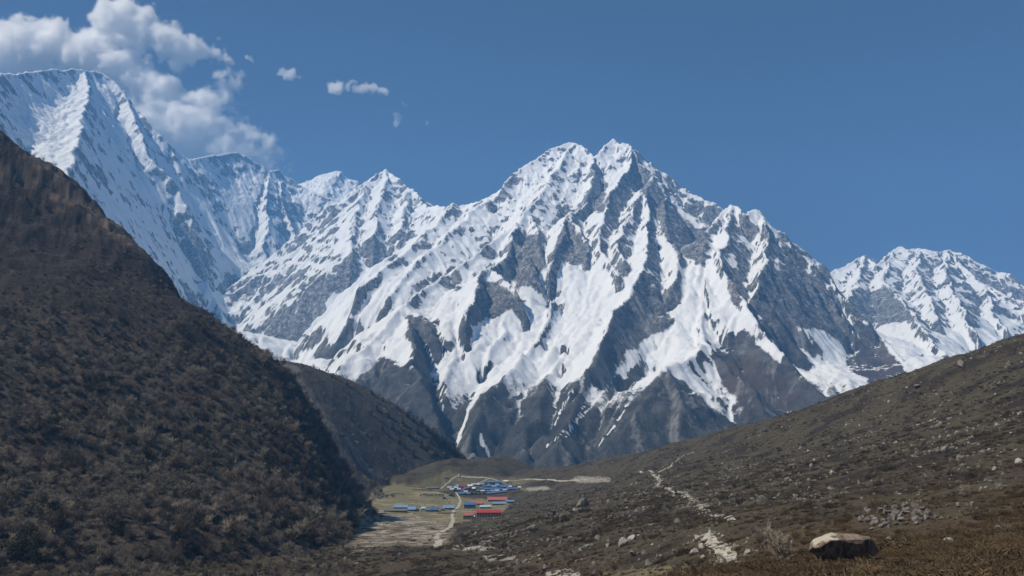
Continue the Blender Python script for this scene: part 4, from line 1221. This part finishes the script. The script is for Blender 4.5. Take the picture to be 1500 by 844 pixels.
def house(px, base, wpx, label, roof=None, wall=None, hw=2.6, hr=1.4, dep=None, turn_=0.0, gable=False, floors=1, win=None, group=None, cat="house", name="house", hip=False, lean=False, posts=0, plinth=0.0):
    h_ = hit(px, base)
    if h_ is None: return None
    w = wpx / FPX * h_[1]; hr *= 1.3
    dep = dep or max(3.6, min(8.0, w * .7))
    if gable: w, dep = dep, w
    root = empty(name, (h_[0], h_[1] + (w if gable else dep) / 2, h_[2] - .1), (math.pi / 2 if gable else 0) + turn_ + rng.uniform(-.05, .05))
    tag(root, label, cat, group)
    H = hw * floors
    b = MB(); b.box((0, 0, H / 2 - .8), (w, dep, H + 1.6))
    if not lean:                                    # the gable ends close the loft
        for s_ in (-1, 1):
            x = s_ * w / 2
            b.poly([(x, -dep / 2, H), (x, dep / 2, H), (x, 0, H + hr - .12), (x - s_ * .2, -dep / 2, H), (x - s_ * .2, dep / 2, H), (x - s_ * .2, 0, H + hr - .12)], [(0, 1, 2), (5, 4, 3), (0, 3, 4, 1), (1, 4, 5, 2), (2, 5, 3, 0)])
    b.build("wall", wall or W_STONE, root)
    rb = roof_mb(w, dep, hr, hip=hip, lean=lean).build("roof", roof, root); rb.location = (0, 0, H)
    if plinth:
        b = MB(); b.box((0, -dep / 2 - 1.2, -.3), (w + 1.5, 2.6, plinth + .6)); b.build("terrace", W_STONE, root)
    n = win if win is not None else max(1, int(w / 3.2))
    # windows sit on the face turned to the meadow
    face = (lambda t, z: ((-w / 2 - .03, -t, z), math.pi / 2)) if gable else (lambda t, z: ((t, -dep / 2 - .03, z), 0.0))
    span = dep if gable else w
    dpos = n // 2
    for fl in range(floors):
        for k in range(n):
            t = (k + .5) / n * span - span / 2; z = fl * hw + hw * .55
            if fl == 0 and k == dpos:
                c, a = face(t, 1.0); b = MB(); b.box(c, (1.0, .12, 2.0), a); b.build("door", M_DOOR, root); continue
            c, a = face(t, z); b = MB()
            fw, fh = min(1.25, span / n * .62), hw * .46
            ca, sa = math.cos(a), math.sin(a)
            for dx_, dz_, sx_, sz_ in ((-fw / 2, 0, .12, fh), (fw / 2, 0, .12, fh), (0, fh / 2, fw + .12, .12), (0, -fh / 2, fw + .12, .12)):
                b.box((c[0] + dx_ * ca, c[1] + dx_ * sa, c[2] + dz_), (sx_, .14, sz_), a)
            f = b.build("window", M_FRAME, root)
            b = MB(); b.box(c, (fw - .1, .06, fh - .1), a); b.build("pane", M_GLASS, f)
    for k in range(posts):
        x = (k + .02 + .96 * .5) / posts * w - w / 2 if posts == 1 else -w / 2 + .15 + k * (w - .3) / (posts - 1)
        b = MB(); b.tube((x, -dep / 2 - 1.25, -.6), (x, -dep / 2 - 1.25, H - .15), .16, .13, 6, True); b.build("column", M_FRAME, root)
    if posts:
        b = MB()
        for fl in range(1, floors): b.box((0, -dep / 2 - .7, fl * hw), (w, 1.3, .18)); b.box((0, -dep / 2 - 1.3, fl * hw + .5), (w, .06, .9))
        b.box((0, -dep / 2 - .75, H - .1), (w + .5, 1.7, .12))
        b.build("veranda", W_ROSE, root)
    return root
# the two storeys of the nearest lodge and its neighbours
house(716, 757.5, 35, "long two storey lodge under a bright red roof, nearest to the camera", R_RED, W_STONE, 2.7, 2.4, 9, floors=2, win=9, posts=10, plinth=.7, cat="lodge", name="lodge")
house(686, 761, 15, "small house with a faded red roof beside the nearest long lodge", R_PINK, W_STONE, 2.5, 1.9, 7, floors=2, win=3, cat="house", hip=True)
house(693, 759, 4, "tiny white roofed shed between the two nearest red roofed buildings", R_WHITE, W_DARK, 2.1, .8, 3, win=1, cat="shed", name="shed")
house(729, 734.5, 27, "lodge under a broad light red roof higher up the slope", R_PINK, W_DARK, 2.6, 3.2, 9, win=7, cat="lodge", name="lodge")
house(699, 740, 17, "house with a pale red roof behind the dark blue house", R_PINK, W_STONE, 2.6, 2.4, 8, win=4)
house(688, 745, 16, "dark blue walled house with a blue roof at the path", R_BLUE, W_NAVY, 2.7, 2.4, 8, floors=2, win=4)
house(711, 745, 15, "low house with a whitish blue roof between the blue house and the pole", R_ICE, W_DARK, 2.4, 1.7, 7, win=4)
house(731, 740, 20, "long low shed with a pale blue roof below the light red lodge", R_SKY, W_STONE, 2.2, 1.4, 6, turn_=.15, win=5, cat="shed", name="shed")
house(747, 736.5, 11, "small pale blue roofed shed at the right end of the lodge row", R_SKY, W_STONE, 2.1, 1.3, 5, turn_=.2, win=2, cat="shed", name="shed")
# the long row at the edge of the meadow
house(579, 750.5, 32, "long ochre timber building with a grey roof at the left end of the meadow row", R_GREY, W_OCHRE, 2.3, 1.6, 7, win=8)
house(587, 745.5, 20, "blue roofed house right behind the long ochre building", R_SKY, W_STONE, 2.4, 2.0, 7, win=5)
house(603, 749, 11, "bright blue roofed house next to the long ochre building", R_SKY, W_NAVY, 2.6, 2.4, 8, win=3)
house(613, 749, 6, "small house with a white gable in the meadow row", R_WHITE, W_WHITE, 2.1, 1.5, 6, gable=True, win=1)
house(620, 747, 6, "small dark house with a pale blue roof in the middle of the meadow row", R_ICE, W_DARK, 2.1, 1.5, 6, win=2)
house(627, 749.5, 9, "slate roofed house leaning towards the big blue roof in the meadow row", R_STEEL, W_STONE, 2.2, 1.8, 7, win=2)
house(635, 749.5, 13, "house under a big blue roof right of the middle of the meadow row", R_BLUE, W_ROSE, 2.4, 2.6, 9, win=4)
house(648, 748, 5, "little dark shed between the two right hand blue roofs of the meadow row", R_GREY, W_DARK, 2.0, 1.0, 4, win=1, cat="shed", name="shed")
house(657, 746.5, 16, "wide blue roofed house at the right end of the meadow row", R_SKY, W_NAVY, 2.5, 2.4, 8, win=4)
# the crowded village, from the back row to the front
house(722, 710.5, 24, "long steel blue two storey lodge at the back of the crowded village", R_STEEL, W_NAVY, 2.6, 2.2, 8, floors=2, win=10, cat="lodge", name="lodge")
house(741, 707, 6, "white walled house standing alone behind the right end of the village", R_WHITE, W_WHITE, 2.6, 1.5, 6, win=2)
house(693, 711.5, 5, "whitish blue roof left of the long steel blue lodge, first of three", R_ICE, W_STONE, 2.2, 1.4, 6, win=2)
house(700, 711.5, 6, "whitish blue roof left of the long steel blue lodge, middle of three", R_ICE, W_STONE, 2.2, 1.6, 6, win=2)
house(707, 711, 5, "pale blue roof touching the left end of the long steel blue lodge", R_SKY, W_STONE, 2.2, 1.5, 6, win=2)
house(679, 714.5, 10, "crimson roofed house among blue roofs, only dark red roof of the village", R_CRIM, W_ROSE, 2.4, 2.0, 7, win=3)
house(688, 713.5, 7, "broad white roof right of the crimson roof", R_WHITE, W_DARK, 2.2, 1.6, 6, win=2)
for k, px in enumerate((692.5, 697, 702)):
    house(px, 715.2, 3.6, "small white gabled hut in the short row of three in mid village", R_WHITE, W_WHITE, 2.0, 1.5, 5, gable=True, win=1, group="three white gabled huts", cat="hut", name="hut")
small = "small blue roofed house packed in the middle of the crowded village"
for px, py, w, rf in ((710,714.5,6,R_BLUE), (717,714,6,R_STEEL), (724,714.5,6.5,R_SKY), (731,714,5.5,R_BLUE), (712,718,6,R_STEEL), (719,718,6,R_BLUE), (726,718,7,R_STEEL), (733,718.5,6,R_BLUE), (705,717.5,5,R_STEEL)):
    house(px, py, w, small, rf, W_DARK if rf is R_STEEL else W_NAVY, 2.4, 1.7, 6.5, win=2, group="blue roofed houses in mid village", turn_=rng.uniform(-.12, .12))
house(739, 715.5, 11, "large blue roof rising to a point near the right end of the village", R_BLUE, W_NAVY, 2.8, 3.0, 8, win=3)
house(747, 714.2, 5, "white sheeted hut behind the bright blue roof at the right end of the village", R_WHITE, W_WHITE, 2.1, 1.0, 5, win=1, cat="hut", name="hut")
house(752, 718, 13, "bright blue long roof at the right end of the village", paint("bright_blue_metal_roof", (.07, .15, .45), (.06, .12, .36), .45), W_NAVY, 2.3, 2.1, 8, win=4)
house(761, 715.5, 4, "last white hut at the right tip of the village", R_WHITE, W_WHITE, 2.0, 1.2, 5, win=1, cat="hut", name="hut")
house(740, 718.8, 6, "low whitish roof in front of the pointed blue roof", R_ICE, W_STONE, 1.9, 1.0, 5, win=2)
for px, py, w, rf, lab in ((658,716,6,R_ICE,"topmost whitish blue roof at the left end of the village"), (662,718.8,6,R_ICE,"lowest whitish blue roof at the left end of the village"),
                           (668,716.2,6,R_ICE,"whitish blue roof left of the crimson roof"), (670,713.4,5,R_SKY,"pale blue roof behind the left end of the village"), (672,718.6,5,R_ICE,"whitish roof where the pale path enters the village")):
    house(px, py, w, lab, rf, W_STONE, 2.2, 1.6, 6, win=2, turn_=rng.uniform(-.2, .2))
house(677, 719, 5, "white gabled house right of where the path enters the village", R_ICE, W_WHITE, 2.2, 1.7, 6, gable=True, win=1)
for px, py in ((683,719.2), (690,718.8), (697,719.4)):
    house(px, py, 6, "dark walled house with a steel blue roof in the second row from the front", R_STEEL, W_DARK, 2.3, 1.6, 6, gable=True, win=2, group="dark houses of the second village row")
house(676, 725.2, 9, "blue roofed house at the left corner of the front village row", R_BLUE, W_NAVY, 2.7, 2.2, 8, floors=1, win=3)
house(685, 725.2, 7, "steel blue roofed house second from the left of the front village row", R_STEEL, W_NAVY, 2.5, 2.0, 7, win=3)
for px in (692, 698, 704, 710):
    house(px, 725, 4.6, "dark gabled house facing the meadow in the front village row", R_ICE, W_DARK, 2.6, 1.9, 7, gable=True, win=2, group="dark gabled houses of the front row")
for px, py, lab in ((717,724.6,"steel blue roof right of the dark gabled front row"), (724,724,"dark house with a blue roof in the right part of the front row"), (731,723,"blue roofed house next to the last of the front row"), (738,722.2,"last blue roofed house of the front row on the right")):
    house(px, py, 6.5, lab, R_STEEL if px in (717, 724) else R_BLUE, W_DARK if px == 724 else W_NAVY, 2.5, 1.9, 7, win=2)
for px, py, w, rf, wl in ((680,716.8,5,R_ICE,W_WHITE), (686,716.4,5,R_STEEL,W_DARK), (694,717.4,4.5,R_WHITE,W_STONE), (700,720.8,5,R_STEEL,W_DARK), (707,721.2,5.5,R_ICE,W_DARK), (714,721.3,5.5,R_STEEL,W_NAVY), (721,721,5.5,R_SKY,W_DARK),
                          (728,720.6,5.5,R_ICE,W_STONE), (745,717.6,5,R_STEEL,W_NAVY), (715,711.9,5,R_ICE,W_WHITE), (728,711.9,5,R_SKY,W_STONE), (682,722.3,5,R_ICE,W_DARK), (689,722.2,5,R_STEEL,W_STONE)):
    house(px, py, w, "small house squeezed between the larger roofs of the crowded village", rf, wl, 2.4, 1.5, 6, win=2, gable=rng.rand() < .4, turn_=rng.uniform(-.25, .25), group="small houses between the larger village roofs")
# huts by the meadow and up the bank
house(661.5, 727.5, 8, "dark stone hut with a pale gable edge in front of the path junction", R_GREY, W_DARK, 2.3, 2.0, 6, gable=True, win=1, cat="hut", name="hut")
house(651.5, 731.5, 7, "small dark hut with a white left side standing in the meadow", R_WHITE, W_STONE, 1.8, 2.2, 6, gable=True, win=1, cat="hut", name="hut")
house(636, 716.5, 10, "long grey roofed stone house left of the village", R_GREY, W_STONE, 2.2, 1.5, 6, win=3)
house(627, 716.5, 5, "small grey stone hut left of the long grey house", R_GREY, W_STONE, 2.0, 1.1, 5, win=1, cat="hut", name="hut")
house(652, 701, 6, "ruined stone hut on the bank above the village", R_GREY, W_STONE, 2.0, .8, 5, win=1, cat="hut", name="hut")
# white shrine on the bank
h_ = hit(672, 698)
sh = empty("shrine", h_); tag(sh, "small white domed shrine on the bank above the village", "shrine")
b = MB(); b.box((0, 0, .6), (5.0, 5.0, 2.4)); b.box((0, 0, 2.1), (3.8, 3.8, .8)); b.build("base", W_WHITE, sh)
b = MB()
for k in range(6):
    a0, a1 = k / 6 * math.pi / 2, (k + 1) / 6 * math.pi / 2
    b.tube((0, 0, 2.5 + 1.7 * math.sin(a0)), (0, 0, 2.5 + 1.7 * math.sin(a1)), 1.6 * math.cos(a0) + .05, 1.6 * math.cos(a1) + .02, 14)
b.build("dome", W_WHITE, sh, smooth=True)
b = MB(); b.tube((0, 0, 4.1), (0, 0, 6.3), .42, .06, 8, True); b.build("spire", W_OCHRE, sh)
def pole(px, py, hp, label, flag=False):
    h_ = hit(px, py); H = hp / FPX * h_[1]
    r_ = empty("pole", h_); tag(r_, label, "pole")
    b = MB(); b.tube((0, 0, -.5), (0, 0, H), .14, .09, 7, True); b.build("shaft", M_FRAME, r_)
    b = MB(); b.box((0, 0, .1), (1.0, 1.0, .7)); b.build("base", W_STONE, r_)
    if flag:
        b = MB()
        for k in range(8):
            z0 = H * (.35 + .62 * k / 8); b.box((.42, .03 * math.sin(k * 1.7), z0 + H * .038), (.7, .03, H * .07), .2 * math.sin(k))
        b.build("flag", R_WHITE, r_)
pole(714, 745, 17, "tall white prayer flag pole between the red roofed lodges", True)
pole(611.5, 698, 6, "short white post on the bank left of the shrine")
# dry stone walls round the fields
def dry_wall(pts, label, hgt_=1.2, th=.8):
    H = np.array([hit(*p) for p in pts])[:, :2]
    seg = np.r_[0, np.cumsum(np.hypot(*np.diff(H, axis=0).T))]
    n = max(4, int(seg[-1] / .9)); t = np.linspace(0, seg[-1], n)
    C = np.stack([np.interp(t, seg, H[:, k]) for k in (0, 1)], 1)
    b = MB()
    T = np.gradient(C, axis=0); T /= np.linalg.norm(T, axis=1)[:, None]
    for i in range(n - 1):
        c = (C[i] + C[i + 1]) / 2; z = float(ground_z(c[0], c[1])); hh = hgt_ * rng.uniform(.6, 1.15)
        b.box((c[0], c[1], z + hh / 2 - .3), (1.02, th * rng.uniform(.8, 1.1), hh + .6), math.atan2(T[i, 1], T[i, 0]) + rng.uniform(-.08, .08))
    o = b.build("stone_wall", W_STONE); tag(o, label, "wall")
dry_wall([(591,712.5),(606,713),(622,715)], "low dry stone wall at the top edge of the meadow")
dry_wall([(604,717.5),(625,719),(648,720.5),(657,722)], "longer dry stone wall left of the village under the grey stone house")
dry_wall([(640,752.5),(654,752.5),(668,752)], "pale stone wall right of the meadow row by the path")
dry_wall([(560,723.5),(575,724),(592,724.5)], "short dry stone wall in the middle of the meadow")
dry_wall([(552,753),(566,752.5)], "short stone wall left of the long ochre building")
# line of bushes in the meadow
sb = None
for n_, (px, py) in enumerate(((617,727.5),(621,727),(625,727.6),(630,727.2),(634,727.5),(639,727.4),(644,727.2),(648,727.5),(560,729),(568,729.5),(576,729))):
    h_ = hit(px, py); s_ = rng.uniform(.75, 1.15)
    if sb is None:
        sb = empty("shrub", h_, 0, s_); tr, cr = dark_shrub(77, 4.2); tr.build("stem", M_BARK, sb); cr.build("crown", M_HEATH, sb); o = sb
    else:
        o = copy_tree(sb); o.location = h_; o.rotation_euler = (0, 0, n_ * 1.3); o.scale = (s_,) * 3
    if n_ < 8: tag(o, "bush in the row along the meadow left of the dark stone hut", "bush", "bushes in the meadow row")
    else: tag(o, "bush in the short row at the left side of the meadow", "bush", "bushes at the left of the meadow")
print('village', time.time() - T0)

# ================================================================== the blue air over the valley
hz = NT("haze_air")
hz.t.nodes.remove(hz.b)
pv = hz.n('ShaderNodeVolumePrincipled')
pv.inputs['Color'].default_value = (.21, .53, 1.0, 1)
pv.inputs['Density'].default_value = 7.6e-5
pv.inputs['Anisotropy'].default_value = 0.0
hz.link(pv.outputs[0], hz.out.inputs['Volume'])
bm = bmesh.new()
bmesh.ops.create_cube(bm, size=1)
HB = ((-9000, 7000), (-700, 10600), (-400, float(MZ[inview].max()) + 40))
print('haze top', HB[2][1])
for v in bm.verts:
    v.co = [HB[i][0] if v.co[i] < 0 else HB[i][1] for i in range(3)]
me = bpy.data.meshes.new("haze"); bm.to_mesh(me); bm.free()
me.materials.append(hz.m)
haze = bpy.data.objects.new("haze", me); col.objects.link(haze)
tag(haze, "thin blue haze filling the air between the valley and the far mountains", "haze", kind="stuff")

# ------------------------------------------------------------------ clouds behind and above the left massif
cm = NT("cloud_vapour")
cm.t.nodes.remove(cm.b)
pv = cm.n('ShaderNodeVolumePrincipled')
pv.inputs['Color'].default_value = (1, 1, 1, 1)
pv.inputs['Density'].default_value = .036
pv.inputs['Anisotropy'].default_value = 0.6
cm.link(pv.outputs[0], cm.out.inputs['Volume'])
CY = 12200.0
def cloud(label, blobs, res, seed, rag=.9, half=560.0, gain=1.0):
    B = []
    for px, py, rp, w in blobs:
        B.append((at(px, py, CY), rp * CY / FPX / .96, w))
    c0 = np.mean([b[0] for b in B], 0)
    lo = np.min([b[0] - b[1] * 1.5 for b in B], 0) - c0; hi = np.max([b[0] + b[1] * 1.5 for b in B], 0) - c0
    lo[1], hi[1] = -half, half
    me = bpy.data.volumes.new("cloud"); me.materials.append(cm.m)
    o = bpy.data.objects.new("cloud", me); col.objects.link(o); o.location = c0
    ng = bpy.data.node_groups.new("cloud_field", 'GeometryNodeTree')
    ng.interface.new_socket("Geometry", in_out='INPUT', socket_type='NodeSocketGeometry')
    ng.interface.new_socket("Geometry", in_out='OUTPUT', socket_type='NodeSocketGeometry')
    N = ng.nodes.new; L = ng.links.new
    go = N('NodeGroupOutput'); vc = N('GeometryNodeVolumeCube'); pos = N('GeometryNodeInputPosition')
    def mth(op, a, b=None, clamp=False):
        m = N('ShaderNodeMath'); m.operation = op; m.use_clamp = clamp
        for i, v in enumerate((a, b)):
            if v is None: continue
            if isinstance(v, (int, float)): m.inputs[i].default_value = v
            else: L(v, m.inputs[i])
        return m.outputs[0]
    def vm(op, a, b):
        m = N('ShaderNodeVectorMath'); m.operation = op
        for i, v in enumerate((a, b)):
            if hasattr(v, 'is_linked'): L(v, m.inputs[i])
            else: m.inputs[i].default_value = v
        return m
    def nz(scale, detail, off):
        n = N('ShaderNodeTexNoise'); p = vm('ADD', pos.outputs[0], (off, off * .7, off * 1.3)); L(p.outputs[0], n.inputs['Vector'])
        n.inputs['Scale'].default_value = scale; n.inputs['Detail'].default_value = detail; n.inputs['Roughness'].default_value = .62
        return n
    wn_ = nz(1 / 520.0, 3, seed * 900.0)
    wv = vm('SUBTRACT', wn_.outputs['Color'], (.5, .5, .5)); ws = vm('MULTIPLY', wv.outputs[0], (700, 500, 700))
    wp = vm('ADD', pos.outputs[0], ws.outputs[0]).outputs[0]
    tot = None
    for c, r_, w in B:
        d = vm('DISTANCE', wp, tuple(c - c0)); 
        t = mth('DIVIDE', d.outputs['Value'], float(r_))
        f = mth('MULTIPLY', mth('SUBTRACT', 1.0, mth('MULTIPLY', t, t), True), float(w))
        tot = f if tot is None else mth('MAXIMUM', tot, f)
    n1_ = nz(1 / 250.0, 7, seed * 300.0).outputs['Fac']
    f = mth('ADD', mth('SUBTRACT', tot, .30), mth('MULTIPLY', mth('SUBTRACT', n1_, .5), rag * 2.1))
    f = mth('MULTIPLY', mth('MULTIPLY', f, 1.6 * gain, True), mth('MULTIPLY', tot, 4.0, True))
    L(f, vc.inputs['Density'])
    vc.inputs['Min'].default_value = tuple(lo); vc.inputs['Max'].default_value = tuple(hi)
    for i, k in enumerate(('Resolution X', 'Resolution Y', 'Resolution Z')): vc.inputs[k].default_value = res[i]
    sm = N('GeometryNodeSetMaterial'); sm.inputs['Material'].default_value = cm.m
    L(vc.outputs[0], sm.inputs[0]); L(sm.outputs[0], go.inputs[0])
    md = o.modifiers.new("vapour", 'NODES'); md.node_group = ng
    tag(o, label, "cloud")
    return o
cloud("big white cloud bank capping and trailing off the far left massif",
      [(-60,95,70,1), (-10,85,55,1), (30,72,50,1), (80,66,46,1), (22,50,28,.8), (62,48,26,.9), (97,38,13,.7), (128,84,46,1), (165,36,38,1), (192,22,34,1), (208,50,38,1), (242,60,34,.9),
       (268,74,30,.9), (292,72,24,.9), (258,95,18,.8), (312,72,14,.7), (332,80,11,.6), (358,91,8,.6), (170,104,46,1), (205,122,42,1), (236,140,38,1), (258,152,30,1), (228,168,52,1), (258,185,58,.95),
       (292,198,60,.80), (325,212,58,.70), (355,224,54,.62), (388,234,42,.52), (300,168,48,.56), (330,128,36,.44)], (400, 60, 220), 1.0, 1.2)
cloud("small white puff of cloud right of the cloud bank", [(414,107,12,.8), (425,111,13,.9), (436,112,7,.6)], (72, 60, 56), 2.0, .8, 200.0)
cloud("long thin white cloud shred above the middle peaks", [(484,128,12,.7), (500,127,14,.9), (516,125,14,.8), (530,131,13,.8), (546,132,12,.8), (562,135,10,.7)], (110, 60, 56), 3.0, .9, 200.0)
cloud("faint scattered wisps of cloud below the long cloud shred", [(566,163,9,.5), (580,166,10,.5), (590,150,7,.5), (575,174,9,.45), (620,183,6,.5)], (90, 50, 70), 4.0, .9, 200.0)
print('all', time.time() - T0)
